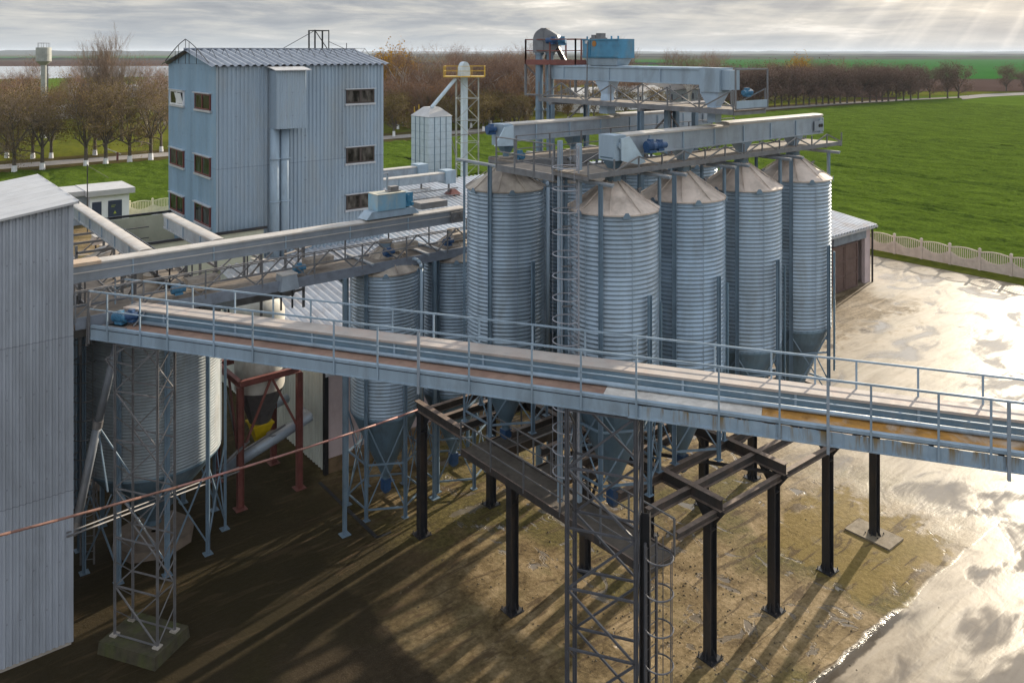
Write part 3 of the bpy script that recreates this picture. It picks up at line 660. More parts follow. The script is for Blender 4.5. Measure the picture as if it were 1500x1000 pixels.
far_house('dark roofed barn half hidden by trees right of the elevator', 960, 158, 30, 12, 6, 3, CASE, DARK, wins=5)
p = D(64, 150, 190)
r = T('water_tower', 'grey steel water tower with a wide round tank above the autumn trees', 'water tower', (p.x, p.y, 0))
zt = lambda y: H-(y-HY)*190/F
MB().lathe([(.62, 0), (.62, zt(94))], 20).build('shaft', mat('pale_tank_steel', (.30, .31, .29), .6, .0, .12, .8), r, smooth=True)
MB().lathe([(.62, zt(96)), (1.62, zt(90)), (1.62, zt(70)), (.1, zt(69))], 24).lathe([(1.62, zt(80)), (1.68, zt(80)), (1.68, zt(79.4)), (1.62, zt(79.4))], 24).build('tank', MATS['pale_tank_steel'], r)
rl = MB(); rl.ring((0, 0, zt(63.5)), 1.25, .05, 16); [rl.bar((1.25*math.cos(k*.9), 1.25*math.sin(k*.9), zt(70)), (1.25*math.cos(k*.9), 1.25*math.sin(k*.9), zt(63.5)), .06) for k in range(7)]; rl.build('railing', LATT, r)
MB().bar((.75, -.3, 2), (.75, -.3, zt(90)), .25, .04).build('ladder', LATT, r)
# thin mast and barrier
p = D(128, 318, 90)
r = T('thin_mast', 'thin dark mast standing in front of the white hut', 'mast', (p.x, p.y, 0))
MB().tube((0, 0, 0), (0, 0, 7.6), .06, 6).build('pole', BLACKM, r); MB().tube((0, 0, 7.5), (2.2, .3, 5.9), .02, 4).build('guy_wire', BLACKM, r)
p = G(172, 236)
r = T('road_barrier', 'raised white barrier arm on a red post at the roadside', 'barrier', (p.x, p.y, 0))
MB().box((-.15, -.15, 0), (.15, .15, 1.6)).build('post', REDOX, r); MB().bar((.6, 0, 1.2), (-2.2, .4, 2.6), .14).build('arm', WHITE, r)
# ------------------------------------------------------------------ silos
def corr_profile(r, z0, z1, pitch=.15, dep=.031, k=6):
    n = round((z1-z0)/pitch)*k
    return [(r+dep*math.cos(2*math.pi*i/k), z0+(z1-z0)*i/n) for i in range(n+1)]
def make_silo(label, group, cz0, cz1, tip, legtop, shortleg, pipe, GM, base=0.0, ang_valve=0):
    r = T('feed_silo', label, 'silo', (0, 0, 0), 0, group); rad = 1.53
    MB().lathe(corr_profile(rad, cz0, cz1), 72).build('corrugated_shell', GM, r, smooth=True)
    sm = MB()
    for k in range(6):                                  # bolted sheet seams, staggered bands of bolts
        a = R(60*k+8)
        c_, s_ = math.cos(a), math.sin(a)
        MB().bar((c_*(rad+.028), s_*(rad+.028), cz0+.1), (c_*(rad+.028), s_*(rad+.028), cz1-.1), .022, .012, up=(c_, s_, 0)).build('sheet_seam', BLUEG, r)
    rf = MB(); n = 48; z1 = cz1+.98; rr = .27
    rf.lathe([(rad+.07, cz1-.02), (rad+.075, cz1+.03), (rad*.62, cz1+.03+(.95)*.37), (rr, z1-.06), (rr, z1+.17), (rr+.04, z1+.17), (rr+.04, z1+.21), (.02, z1+.22)], n)
    ro = rf.build('roof', DUST if not pipe else DUSTG, r)
    sm = MB()
    for k in range(9):
        a = 2*math.pi*k/9+.35; p = Vector((math.cos(a)*(rad+.05), math.sin(a)*(rad+.05), cz1+.045)); q = Vector((math.cos(a)*rr, math.sin(a)*rr, z1-.04)); sm.bar(p, q, .035, .03)
    sm.build('roof_seam', DUST if not pipe else DUSTG, ro)
    cl = MB().lathe([(rr+.005, z1-.1), (rr+.012, z1+.12)], 24); cl.build('filling_collar', LEG, r)
    for k in range(6):
        a = R(240+60*k); u = Vector((math.cos(a), math.sin(a), 0)); v = Vector((-math.sin(a), math.cos(a), 0)); c_ = u*(rad+.085)
        MB().extr([c_-v*.16+Vector((0, 0, cz1-.09)), c_+v*.16+Vector((0, 0, cz1-.09)), c_+v*.05+Vector((0, 0, cz1+.10)), c_-v*.05+Vector((0, 0, cz1+.10))], u*.015).build('roof_bracket', LEG, r) if k in (0, 1, 5) else None
    if not pipe:
        a = R(-25); c_ = (math.cos(a)*.95, math.sin(a)*.95)
        MB().tube((*c_, cz1+.40), (*c_, cz1+.56), .05, 8).tube((c_[0]-.07, c_[1], cz1+.57), (c_[0]+.09, c_[1]-.03, cz1+.60), .045, 8).build('roof_lamp', GREYS, r)
    # hopper, outlet and slide valve
    hp = MB().lathe([(rad+.012, cz0+.05), (rad+.012, cz0-.06), (.16, tip), (.16, tip-.1)], 40).lathe([(rad+.03, cz0-.07), (rad+.03, cz0+.03)], 40)
    ho = hp.build('hopper', HOPP, r, smooth=False)
    v_ = MB().box((-.17, -.17, tip-.62), (.17, .17, tip-.1)).frust(tip-.75, (.1, .1), tip-.62, (.17, .17)).tube((.17, 0, tip-.35), (.42, 0, tip-.35), .05, 8)
    v_.build('slide_valve', MOTOR, ho)
    lr = rad+.10; P6 = []
    for k in range(6):
        a = R(30+60*k); P6.append(Vector((math.cos(a)*lr, math.sin(a)*lr, 0)))
        top = legtop if k in (0, 2, 3, 5) else shortleg
        u = Vector((math.cos(a), math.sin(a), 0)); v = Vector((-u.y, u.x, 0)); mb = MB()
        mb.bar(P6[-1]+Vector((0, 0, base)), P6[-1]+Vector((0, 0, top)), .15, .02, up=u)
        for s_ in (-1, 1): mb.bar(P6[-1]+v*s_*.068+u*.035+Vector((0, 0, base)), P6[-1]+v*s_*.068+u*.035+Vector((0, 0, top)), .014, .07, up=u)
        mb.bar(P6[-1]+Vector((0, 0, base)), P6[-1]+Vector((0, 0, base+.012)), .26, .26)
        mb.build('leg', LEG, r)
    for k in range(6):
        p, q = P6[k], P6[(k+1) % 6]; mb = MB(); e = lambda P, z_: Vector((P.x, P.y, z_))
        zl = [base+.45, (base+.45+cz0)/2] if cz0-base > 3.5 else [base+.4, cz0-.9]
        for zz in zl: mb.bar(e(p, zz), e(q, zz), .05, .07)
        mb.bar(e(p, zl[0]), e(q, cz0-.15), .035, .045); mb.bar(e(q, zl[0]), e(p, cz0-.15), .035, .045)
        mb.build('brace', LEG, r)
    for s_ in (-1, 1):
        x_ = s_*lr*math.cos(R(30)); MB().bar((x_, -1.35, legtop+.03), (x_, 1.35, legtop+.03), .15, .06).bar((x_, -1.35, legtop+.0), (x_, 1.35, legtop+.0), .04, .12).build('support_arm', CASE, r)
    if pipe:
        a = R(-56); c_, s_ = math.cos(a), math.sin(a); hz = cz1+.45; pts = []
        for rr_, zz in ((1.0, hz), (1.35, hz+.02), (1.55, hz-.04), (1.68, hz-.18), (1.72, hz-.4), (1.72, cz0-.3)): pts.append((c_*rr_, s_*rr_, zz))
        MB().path(pts, .075, 10).build('vent_pipe', BLUEG, r, smooth=True)
    a = R(-62); MB().tube((math.cos(a)*1.66, math.sin(a)*1.66, cz0-1.9), (math.cos(a)*1.66, math.sin(a)*1.66, cz0+3.1), .045, 8).build('cable_conduit', HOPP, r) if not pipe else None
    return r
DZ = 5.46
A0, B0, SP = 20.45, 19.7, 3.67
row_a = make_silo('', 'corrugated steel silos on the raised steel frame', 8.5-DZ, 14.66-DZ, 5.15-DZ, 15.70-DZ, 12.0-DZ, False, GALV)
row_a.location = (A0, B0, DZ); row_a['label'] = 'front row blue-grey corrugated silo nearest the caged ladder, largest in view'
for k, lb in ((1, 'second corrugated silo of the front row, right of the largest one'), (2, 'third corrugated silo of the front row'), (3, 'rightmost corrugated silo with the bright wet yard beside it')): copy_tree(row_a, (A0+SP*k, B0, DZ), lb)
row_b = make_silo('', 'corrugated steel silos on the raised steel frame', 8.5-DZ, 14.66-DZ, 5.15-DZ, 15.70-DZ, 12.0-DZ, True, GALV)
row_b.location = (20.32, 25.45, DZ); row_b['label'] = 'tall corrugated silo with a vent pipe left of the caged ladder'
for k, lb in ((1, 'back row silo with a dusty cone roof directly behind the caged ladder'), (2, 'back row silo half hidden under the upper conveyor head'), (3, 'back row silo seen as a dark ribbed strip between two front silos')): copy_tree(row_b, (20.32+SP*k, 25.45, DZ), lb)
row_c = make_silo('', 'ground standing silos under the long conveyor', 4.25, 10.42, 1.15, 11.0, 7.0, True, GALV)
row_c.location = (18.62, 31.9, 0); row_c['label'] = 'ground standing silo with blue hopper and leg frame beside the pink wall'
copy_tree(row_c, (18.62+SP, 31.9, 0), 'ground standing silo with dirty cone roof partly behind the tall silo')

PADM = mat('pad_concrete', (.17, .13, .10), .9, 0, .2, 1.5)
def big_silo(label, loc, rad, cz0, cz1, apex, n_leg=10):
    r = T('storage_silo', label, 'silo', loc, 0, 'wide storage silos at the left')
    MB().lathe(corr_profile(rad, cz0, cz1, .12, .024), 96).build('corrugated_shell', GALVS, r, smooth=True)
    MB().lathe([(rad+.1, cz1), (rad+.1, cz1+.04), (.4, apex), (.4, apex+.3), (.02, apex+.3)], 40).build('roof', DUSTG, r)
    MB().lathe([(rad, cz0+.05), (rad, cz0-.1), (.3, .9), (.3, .7)], 40).build('hopper', HOPP, r)
    MB().lathe([(rad*.62, 0), (rad*.60, .33), (.1, .34)], 8).build('concrete_pad', PADM, r)
    pts = [Vector((math.cos(2*math.pi*(k+.35)/n_leg)*(rad+.14), math.sin(2*math.pi*(k+.35)/n_leg)*(rad+.14), 0)) for k in range(n_leg)]
    for p in pts:
        u = p.normalized(); MB().bar(p, p+Vector((0, 0, cz1)), .20, .05, up=u).bar(p+u*.03, p+u*.03+Vector((0, 0, cz1)), .04, .10, up=u).bar(p, p+Vector((0, 0, .02)), .34, .34).build('leg', LEG, r)
    for k, p in enumerate(pts):
        q = pts[(k+1) % n_leg]; MB().bar(p+Vector((0, 0, .4)), q+Vector((0, 0, cz0-.2)), .05).bar(q+Vector((0, 0, .4)), p+Vector((0, 0, cz0-.2)), .05).build('brace', LEG, r)
    return r
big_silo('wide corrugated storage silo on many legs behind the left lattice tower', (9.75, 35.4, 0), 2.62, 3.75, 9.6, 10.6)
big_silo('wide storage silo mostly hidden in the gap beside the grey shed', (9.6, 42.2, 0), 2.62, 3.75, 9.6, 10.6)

# ------------------------------------------------------------------ conveyors
def conveyor(label, loc, rz, L, z0, z1, w_=.62, cover=COVER, pitch=1.85, steps=(), case=CASE, group=None):
    w_ = w_*.9
    r = T('chain_conveyor', label, 'conveyor', loc, rz, group)
    MB().box((0, -w_/2, z0), (L, w_/2, z1)).bar((0, -w_/2-.025, z0+.02), (L, -w_/2-.025, z0+.02), .05, .05).bar((0, w_/2+.025, z0+.02), (L, w_/2+.025, z0+.02), .05, .05).build('casing', case, r)
    cv = MB(); segs = [(0, 0)]+list(steps)+[(L, None)]
    for (x0, dz), (x1, _) in zip(segs, segs[1:]):
        if dz: cv.box((x0, -w_/2+.003, z1), (x1, w_/2-.003, z1+dz))
        for i in range(6):
            a0_, a1_ = math.pi*i/6, math.pi*(i+1)/6; hw = w_/2+.05
            q = [(x0, -hw*math.cos(a), z1+dz+.02+.045*math.sin(a)) for a in (a0_, a1_)]; cv.add([q[0], (x1, *q[0][1:]), (x1, *q[1][1:]), q[1]], [(0, 1, 2, 3)])
        hw = w_/2+.05
        cv.box((x0, -hw, z1+dz-.045), (x1, -hw+.02, z1+dz+.02)); cv.box((x0, hw-.02, z1+dz-.045), (x1, hw, z1+dz+.02))
        for xx in (x0, x1): cv.add([(xx, -hw*math.cos(math.pi*i/6), z1+dz+.02+.045*math.sin(math.pi*i/6)) for i in range(7)], [tuple(range(7))])
    cv.build('cover', cover, r)
    x_ = pitch*.7
    while x_ < L-.2:
        MB().box((x_-.025, -w_/2-.045, z0+.002), (x_+.025, w_/2+.045, z1-.05)).build('joint_flange', BLUEG, r); x_ += pitch
    return r
def motor(par, p, ax, L_=.55, r_=.14, m_=MOTOR, name='motor'):
    p, ax = Vector(p), Vector(ax).normalized(); mb = MB()
    mb.tube(p-ax*L_/2, p+ax*L_*.2, r_, 14); mb.tube(p+ax*L_*.2, p+ax*L_/2, r_*.82, 14)
    for i in range(5): mb.tube(p-ax*(L_*.42-i*L_*.12), p-ax*(L_*.42-i*L_*.12)+ax*.02, r_*1.12, 14)
    mb.box((p.x-.08, p.y-.08, p.z+r_*.8), (p.x+.08, p.y+.08, p.z+r_*1.45)); mb.box((p.x-r_, p.y-r_*.8, p.z-r_*1.35), (p.x+r_, p.y+r_*.8, p.z-r_*.8))
    return mb.build(name, m_, par, smooth=False)
def chute(par, x_, ztop, zmid, zbot, y_=0, top=(.34, .30), rr=.13, m_=CASE):
    return MB().frust(zmid, (rr, rr), ztop, top, (x_, y_)).tube((x_, y_, zmid), (x_, y_, zbot), rr, 10).build('chute', m_, par)
def catwalk(label, loc, rz, L, w_, z, rail=1.0, sides=(-1, 1), truss=None, beam=.22, pitch=1.8, m_=GREYS, dm=DECK, rm=None, ends=(), group=None, mid=True, cat='catwalk', railx=None):
    r = T('catwalk', label, cat, loc, rz, group); rm = rm or m_
    MB().box((0, -w_/2+.05, z-.05), (L, w_/2-.05, z)).build('deck', dm, r)
    mb = MB()
    for s_ in (-1, 1): mb.box((0, s_*w_/2-.03, z-beam), (L, s_*w_/2+.03, z+.04))
    n = max(1, round(L/pitch))
    for i in range(n+1): mb.bar((L*i/n, -w_/2, z-.12), (L*i/n, w_/2, z-.12), .06, .12)
    mb.build('side_beam', m_, r)
    for s_ in sides:
        x0, x1 = (0, L) if railx is None else railx; n = max(1, round((x1-x0)/pitch))
        for i in range(n+1):
            x_ = x0+(x1-x0)*i/n; MB().bar((x_, s_*(w_/2+.02), z-.1), (x_, s_*(w_/2+.02), z+rail), .05, .05).build('post', rm, r)
        mb = MB().bar((x0, s_*(w_/2+.02), z+rail), (x1, s_*(w_/2+.02), z+rail), .05, .04)
        if mid: mb.bar((x0, s_*(w_/2+.02), z+rail*.5), (x1, s_*(w_/2+.02), z+rail*.5), .03, .04)
        mb.build('handrail', rm, r)
    for e_ in ends:
        x_ = 0 if e_ == 0 else L; mb = MB().bar((x_, -w_/2, z+rail), (x_, w_/2, z+rail), .05, .04).bar((x_, -w_/2, z+rail*.5), (x_, w_/2, z+rail*.5), .03, .04); mb.build('handrail', rm, r)
    if truss:
        n = max(1, round(L/pitch))
        for s_ in (-1, 1):
            mb = MB(); y_ = s_*(w_/2)
            for i in range(n):
                xa, xb = L*i/n, L*(i+1)/n; mb.bar((xa, y_, z), (xa, y_, truss), .045, .045)
                p, q = ((xa, y_, z), (xb, y_, truss)) if i % 2 else ((xb, y_, z), (xa, y_, truss)); mb.bar(p, q, .045, .045)
            mb.bar((L, y_, z), (L, y_, truss), .045, .045)
            mb.build('truss', m_, r)
    return r
# upper rows over the silos
c2a, c2b = onB(905, B0), onB(1196, B0)
L2 = c2b-c2a
r = conveyor('long grey conveyor with a pale hood over the front silo row', (c2a, B0, 0), 0, L2, 16.42, 17.12, steps=[(onB(1058, B0)-c2a, .10)])
for k in range(4): chute(r, A0+SP*k-c2a, 16.41, 16.0, 15.6, m_=HOPP if k == 0 else BLUEG)
MB().box((-.55, -.38, 16.3), (-.002, .38, 17.16)).tube((-.3, -.45, 16.8), (-.3, .45, 16.8), .12, 12).build('head_box', BLUEG, r)
MB().extr([(-.32, -.42, 17.05), (.10, -.42, 17.1), (.92, -.42, 16.15), (.55, -.42, 16.1), (-.30, -.42, 16.3)], (0, -.05, 0)).build('drive_guard', mat('guard_paint', (.42, .52, .60), .45, .1, .08), r)
motor(r, (1.45, -.62, 16.72), (1, -.1, 0), .6, .14); motor(r, (1.0, -.60, 16.72), (1, -.1, 0), .4, .17, name='gearbox')
MB().box((L2+.002, -.3, 16.5), (L2+.08, .3, 17.1)).tube((L2-.35, -.34, 16.75), (L2-.35, .34, 16.75), .12, 12).box((L2-.75, -.365, 16.55), (L2-.1, -.325, 16.98)).build('tail_plate', CASE, r)
MB().tube((L2-.38, -.40, 16.78), (L2-.38, -.37, 16.78), .075, 10).tube((L2-.2, -.40, 16.78), (L2-.2, -.37, 16.78), .075, 10).build('bearing', BLACKM, r)
catwalk('truss catwalk under the long front conveyor on the silo tops', (18.6, B0+.2, 0), 0, c2b-18.6+.9, 1.75, 16.0, sides=(), truss=16.42, beam=.13, pitch=1.22, m_=GREYS)
c1a, c1b = onB(742, 25.45), onB(1036, 25.45); L1 = c1b-c1a
r = conveyor('long grey conveyor with a pale hood over the back silo row', (c1a, 25.45, 0), 0, L1, 16.45, 17.12, steps=[(onB(900, 25.45)-c1a, .10)])
for k in range(4): chute(r, 20.32+SP*k-c1a, 16.44, 16.0, 15.6, m_=HOPP)
MB().box((-.45, -.38, 16.3), (-.002, .38, 17.15)).build('head_box', BLUEG, r)
MB().extr([(-.46, -.42, 17.05), (-.02, -.42, 17.1), (.0, -.42, 16.3), (-.95, -.42, 16.35)], (0, -.05, 0)).build('drive_guard', MATS['guard_paint'], r)
motor(r, (-.7, .1, 16.95), (1, 0, 0), .4, .15); motor(r, (.15, -.65, 15.95), (0, 1, .2), .4, .13, MOTORL)
MB().box((L1+.002, -.3, 16.5), (L1+.08, .3, 17.1)).box((L1-.75, -.365, 16.6), (L1-.1, -.325, 17.0)).build('tail_plate', CASE, r)
MB().tube((L1-.38, -.40, 16.8), (L1-.38, -.37, 16.8), .075, 10).tube((L1-.2, -.40, 16.8), (L1-.2, -.37, 16.8), .075, 10).build('bearing', BLACKM, r)
catwalk('railed catwalk along the back conveyor on the silo tops', (c1a-.5, 25.1, 0), 0, L1+1.0, 1.7, 15.78, rail=1.0, sides=(-1,), beam=.26, pitch=1.7, m_=GREYS, truss=None)
# platform at the ladder head, joining both catwalks
r = catwalk('square railed platform at the head of the caged ladder', (19.3, 23.9, 0), R(-90), 3.2, 1.3, 15.80, rail=1.05, sides=(-1,), beam=.2, pitch=1.2, ends=(), m_=GREYS)
# upper gallery across both rows
GA = 26.05; gb0, gb1 = 20.1, 29.0
r = conveyor('blue-grey transfer conveyor bridging high above both silo rows', (GA, gb0, 0), R(90), gb1-gb0, 18.72, 19.34, w_=.7, cover=BLUEG, pitch=2.9, case=BLUEG)
MB().box((-.95, -.42, 18.45), (-.002, .42, 19.38)).box((-1.35, -.30, 18.55), (-.951, .30, 19.3)).build('head_box', BLUEG, r)
MB().frust(17.9, (.19, .19), 18.44, (.45, .34), (-.4, 0)).box((-.59, -.19, 17.28), (-.21, .19, 17.9)).build('chute', mat('pale_blue_paint', (.36, .47, .60), .45, .1, .08), r)
x_ = 25.45-gb0; MB().frust(18.15, (.19, .19), 18.70, (.42, .34), (x_, 0)).frust(17.28, (.26, .26), 18.15, (.19, .19), (x_, 0)).build('chute', MATS['pale_blue_paint'], r)
motor(r, (-1.5, -.55, 18.45), (0, 1, 0), .5, .12, MOTORL)
bx0, bx1 = 24.5-gb0, 26.6-gb0
r = T('blue_magnet_box', 'bright blue steel box on the grey neck of the high transfer conveyor', 'machine box', (GA, 0, 0))
q = MB().box((-.5, 24.3, 19.72), (.5, 26.5, 20.55)); q.bar((-.52, 24.28, 20.53), (-.52, 26.52, 20.53), .05).bar((-.52, 24.28, 19.80), (-.52, 26.52, 19.80), .05).box((-.53, 26.0, 19.78), (-.505, 26.05, 20.5)); q.build('body', BRIGHTB, r)
MB().frust(19.40, (.36, .85), 19.71, (.45, 1.0), (0, 25.4)).build('neck', BLUEG, r)
MB().box((-.25, 25.6, 20.56), (.15, 26.3, 20.62)).box((-.2, 25.65, 20.62), (.1, 25.95, 20.82)).box((-.2, 26.0, 20.62), (.1, 26.25, 20.75)).build('motor_unit', GREYS, r)
for yy in (24.5, 24.9, 26.4): MB().tube((-.3, yy, 20.55), (-.3, yy, 20.68), .04, 8).build('lifting_eye', BRIGHTB, r)
MB().tube((-.52, 25.75, 20.35), (-.505, 25.75, 20.35), .13, 16).build('rust_disc', mat('rust_orange', (.30, .13, .03), .8, 0, .3), r)
MB().box((-.515, 26.15, 20.36), (-.502, 26.28, 20.5)).box((-.515, 26.3, 20.36), (-.502, 26.33, 20.5)).build('sticker', WHITE, r)
MB().path([(-.56, 26.1, 20.45), (-.58, 26.12, 20.1), (-.60, 26.1, 19.5), (-.58, 26.15, 18.2), (-.6, 26.1, 16.4)], .03, 6).build('cable', GREYS, r)
catwalk('rusty truss catwalk under the high transfer conveyor', (GA, gb0-2.0, 0), R(90), gb1-gb0+1.9, 2.0, 17.85, sides=(), truss=18.60, beam=.16, pitch=1.5, m_=GREYS, rm=GREYS)
r = T('wire_guard_frame', 'thin rectangular mesh frame hanging at the near end of the high catwalk', 'guard frame', (GA, 18.0, 0))
MB().bar((-1, 0, 17.9), (-1, 0, 19.35), .05).bar((1.0, 0, 17.9), (1.0, 0, 19.35), .05).bar((-1, 0, 19.35), (1, 0, 19.35), .05).bar((-1, 0, 17.9), (1, 0, 17.9), .05).bar((1, 0, 19.35), (1, 2, 19.35), .04).build('frame', GREYS, r)
MB().box((-1, -.01, 17.92), (1.0, .01, 18.2)).build('kick_plate', BLUEG, r)
# trestle legs carrying the high gallery
for (a, b), lb in (((24.95, 27.9), 'steel trestle left of the elevator carrying the high gallery'), ((24.95, 22.5), 'steel trestle between the two silo rows under the high gallery')):
    r = T('trestle', lb, 'trestle', (a, b, DZ))
    for dx in (0, 2.2):
        for dy in (0, .0) if False else (0,): MB().ibeam((dx, dy, 0), (dx, dy, 17.6-DZ), .2, .2, .02, up=(0, 1, 0)).build('leg', LEG, r)
    MB().bar((-.1, 0, 17.64-DZ), (2.3, 0, 17.64-DZ), .18, .12).bar((-.1, 0, 16.2-DZ), (2.3, 0, 16.2-DZ), .1, .1).build('cross_beam', GREYS, r)
    MB().bar((0, .05, 16.2-DZ), (2.2, .05, 17.6-DZ), .06).bar((0, .1, 12-DZ), (2.2, .1, 16.2-DZ), .06).build('brace', GREYS, r)
r = T('braced_roof_frame', 'rust streaked braced frame with a flat top beam between the two top conveyors', 'frame', (25.9, 21.9, 0))
MB().bar((0, 0, 15.8), (0, 0, 17.75), .2).build('post', LEG, r); MB().bar((1.75, 0, 15.8), (1.75, 0, 17.75), .2).build('post', LEG, r)
MB().bar((.1, -.08, 15.9), (.1, -.08, 17.6), .06, .04).build('rust_strip', mat('rust', (.20, .08, .03), .85, 0, .3), r)
MB().bar((-.7, 0, 17.82), (3.6, 0, 17.82), .3, .12).bar((-.7, .5, 17.82), (3.6, .5, 17.82), .2, .1).build('top_beam', GREYS, r)
MB().bar((.1, 0, 17.5), (1.7, 0, 15.9), .06).bar((3.4, 0, 15.9), (3.4, 0, 17.8), .09).build('brace', GREYS, r)

# bucket elevator with its red platform
ea, eb = D(790, 76, 39.2).x, D(790, 76, 39.2).y
r = T('bucket_elevator', 'tall twin leg bucket elevator with a domed grey head left of the blue box', 'elevator', (ea, eb, 0))
leg_u = Vector((D(806, 76, 39.0)-D(790, 76, 39.2)))
for k in (0, 1):
    p = leg_u*k; mb = MB().tube((p.x, p.y, 0), (p.x, p.y, 20.35), .185, 12)
    for zz in (5.5, 8.5, 11.4, 14.3, 17.25, 19.9): mb.lathe([(.18, zz-.05), (.235, zz-.05), (.235, zz+.05), (.18, zz+.05)], 12, (p.x, p.y))
    mb.build('elevator_leg', LEG, r)
u = leg_u.normalized(); n_ = Vector((-u.y, u.x, 0)); hd = MB(); prof = []
for i in range(8):
    a = math.pi*.5*i/7; prof.append(Vector((0, 0, 20.55))+u*(.26-.50*math.cos(a))+Vector((0, 0, .55*math.sin(a))))
prof += [u*.62+Vector((0, 0, 21.0)), u*.98+Vector((0, 0, 20.78)), u*1.05+Vector((0, 0, 20.6)), u*1.02+Vector((0, 0, 20.25)), u*.74+Vector((0, 0, 19.95)), u*-.24+Vector((0, 0, 19.95))]
hd.extr([p-n_*.24 for p in prof], n_*.48); hd.bar(u*.3+Vector((0, 0, 21.1))-n_*.28, u*.3+Vector((0, 0, 21.1))+n_*.28, .3, .04); hd.bar(u*.3-n_*.25+Vector((0, 0, 20.0)), u*.3-n_*.25+Vector((0, 0, 21.12)), .05, .03)
hd.build('elevator_head', mat('head_grey', (.17, .175, .19), .5, .2, .12), r)
MB().bar(u*.85+Vector((0, 0, 20.3)), u*1.45+Vector((0, 0, 19.2)), .2, .2).build('spout', DARK, r)
motor(r, u*.85-n_*.45+Vector((0, 0, 20.52)), u, .7, .13, MOTOR); motor(r, u*1.3-n_*.45+Vector((0, 0, 20.5)), u, .35, .15, MOTORL)
r = T('red_service_platform', 'dark red railed service platform round the elevator head', 'platform', (24.9, 28.3, 0))
pw, pl_ = 2.9, 2.6
PX = [(D(770, 76, 39.5)), (D(843, 76, 37.4)), (D(860, 76, 38.2)), (D(800, 76, 41.0))]
q = [(p.x-24.9, p.y-28.3) for p in PX]
e1 = Vector((q[1][0]-q[0][0], q[1][1]-q[0][1])); 
MB().prism(q, 19.43, 19.47).build('deck', DECK, r)
mb = MB()
for i in range(4): p0, p1 = q[i], q[(i+1) % 4]; mb.bar((*p0, 19.5), (*p1, 19.5), .05, .24)
mb.bar((*q[1], 19.5), (q[1][0]+.9, q[1][1]-.9, 19.5), .05, .24)
mb.build('edge_beam', REDOX, r)
mb = MB()
for i in range(4):
    p0, p1 = Vector(q[i]), Vector(q[(i+1) % 4])
    for k in range(3): pp = p0.lerp(p1, k/2); MB().bar((*pp, 19.4), (*pp, 20.6), .06).build('post', REDOX, r)
    for zz in (20.58, 20.05): mb.bar((*p0, zz), (*p1, zz), .045)
mb.build('handrail', REDOX, r)
mb = MB()
for i, p0 in enumerate(q): mb.bar((*p0, 17.9), (*p0, 19.4), .09)
mb.bar((*q[0], 19.35), (q[0][0]+.9, q[0][1]-.4, 18.4), .06); mb.bar((*q[0], 17.95), (*q[1], 17.95), .08); mb.bar(((q[0][0]+q[1][0])/2, (q[0][1]+q[1][1])/2, 17.9), ((q[0][0]+q[1][0])/2, (q[0][1]+q[1][1])/2, 19.4), .1)
mb.build('hanger', GREYS, r)

# long conveyor over the ground silos
CB = 31.9; la0, la1 = 5.97, onB(676, CB)
r = conveyor('longest grey conveyor running from the grey shed to the tall silos', (la0, CB, 0), 0, la1-la0, 11.98, 12.58, w_=.62, pitch=2.9, cover=COVER, case=mat('long_casing', (.24, .265, .30), .5, .2, .1, 1.2, stain=(.18, .19, .2), stain_amt=.4))
MB().box((-.1, -.36, 12.55), (onB(145, CB)-la0, .36, 12.66)).build('weathered_end_cover', COVERO, r)
MB().bar((0, -.40, 12.33), (la1-la0, -.40, 12.33), .03, .03).build('cable_conduit', COVER, r)
MB().box((la1-la0-.9, -.45, 12.0), (la1-la0-.1, -.38, 12.5)).tube((la1-la0-.3, -.5, 12.3), (la1-la0-.3, .5, 12.3), .14, 12).tube((la1-la0-.7, -.5, 12.2), (la1-la0-.7, -.4, 12.2), .12, 12).box((la1-la0-2.1, .3, 12.66), (la1-la0-.6, 1.1, 12.95)).build('drive_unit', GREYS, r)
r = T('blue_magnet_box', 'pale blue box with a bright blue end on the long conveyor', 'machine box', (0, CB, 0))
ba0, ba1 = onB(553, CB-.4), onB(594, CB-.4)
MB().box((ba0, -.42, 13.02), (ba1, .42, 13.72)).build('body', mat('faded_blue_paint', (.18, .34, .46), .45, 0, .12, 1.2, stain=(.38, .36, .30), stain_amt=.5), r)
MB().box((ba0-.02, -.44, 13.721), (ba1+.02, .44, 13.75)).build('lid', mat('dusty_lid', (.42, .40, .33), .7), r)
MB().box((ba1+.002, -.35, 13.05), (ba1+.42, .35, 13.68)).box((ba1+.1, -.45, 13.3), (ba1+.2, -.351, 13.6)).box((ba1+.3, -.45, 13.1), (ba1+.4, -.351, 13.25)).build('drive_end', BRIGHTB, r)
MB().frust(12.7, (1.35, .40), 13.01, (1.05, .36), ((ba0+ba1)/2+.1, 0)).build('neck', BLUEG, r)
MB().box((ba1-.7, -.2, 13.76), (ba1-.1, .2, 13.80)).box((ba1-.6, -.15, 13.80), (ba1-.2, .15, 13.98)).build('motor_unit', GREYS, r)
r = catwalk('catwalk with rail and diagonal braces under the longest conveyor', (la0, CB-.35, 0), 0, la1-la0+.6, 1.5, 10.95, rail=.95, sides=(-1, 1), beam=.36, pitch=2.1, m_=mat('beam_blue_grey', (.17, .19, .23), .5, .1, .15), rm=GREYS, mid=True)
for k, x in enumerate((260, 437, 568, 655)):
    a = onB(x, CB-.7)-la0; motor(r, (a, -.45, 11.28), (1, 0, 0), .5, .14, MOTORL if k < 2 else MOTOR); MB().box((a+.4, -.3, 11.2), (a+1.6, .2, 11.5)).build('gear_cover', DUSTG, r)
tr = MB(); nn = 8; Lq = la1-la0
for i in range(nn):
    xa, xb = Lq*i/nn, Lq*(i+1)/nn; tr.bar((xa, -.7, 11.0), ((xa+xb)/2, -.7, 11.9), .05); tr.bar(((xa+xb)/2, -.7, 11.9), (xb, -.7, 11.0), .05)
tr.build('truss', GREYS, r)
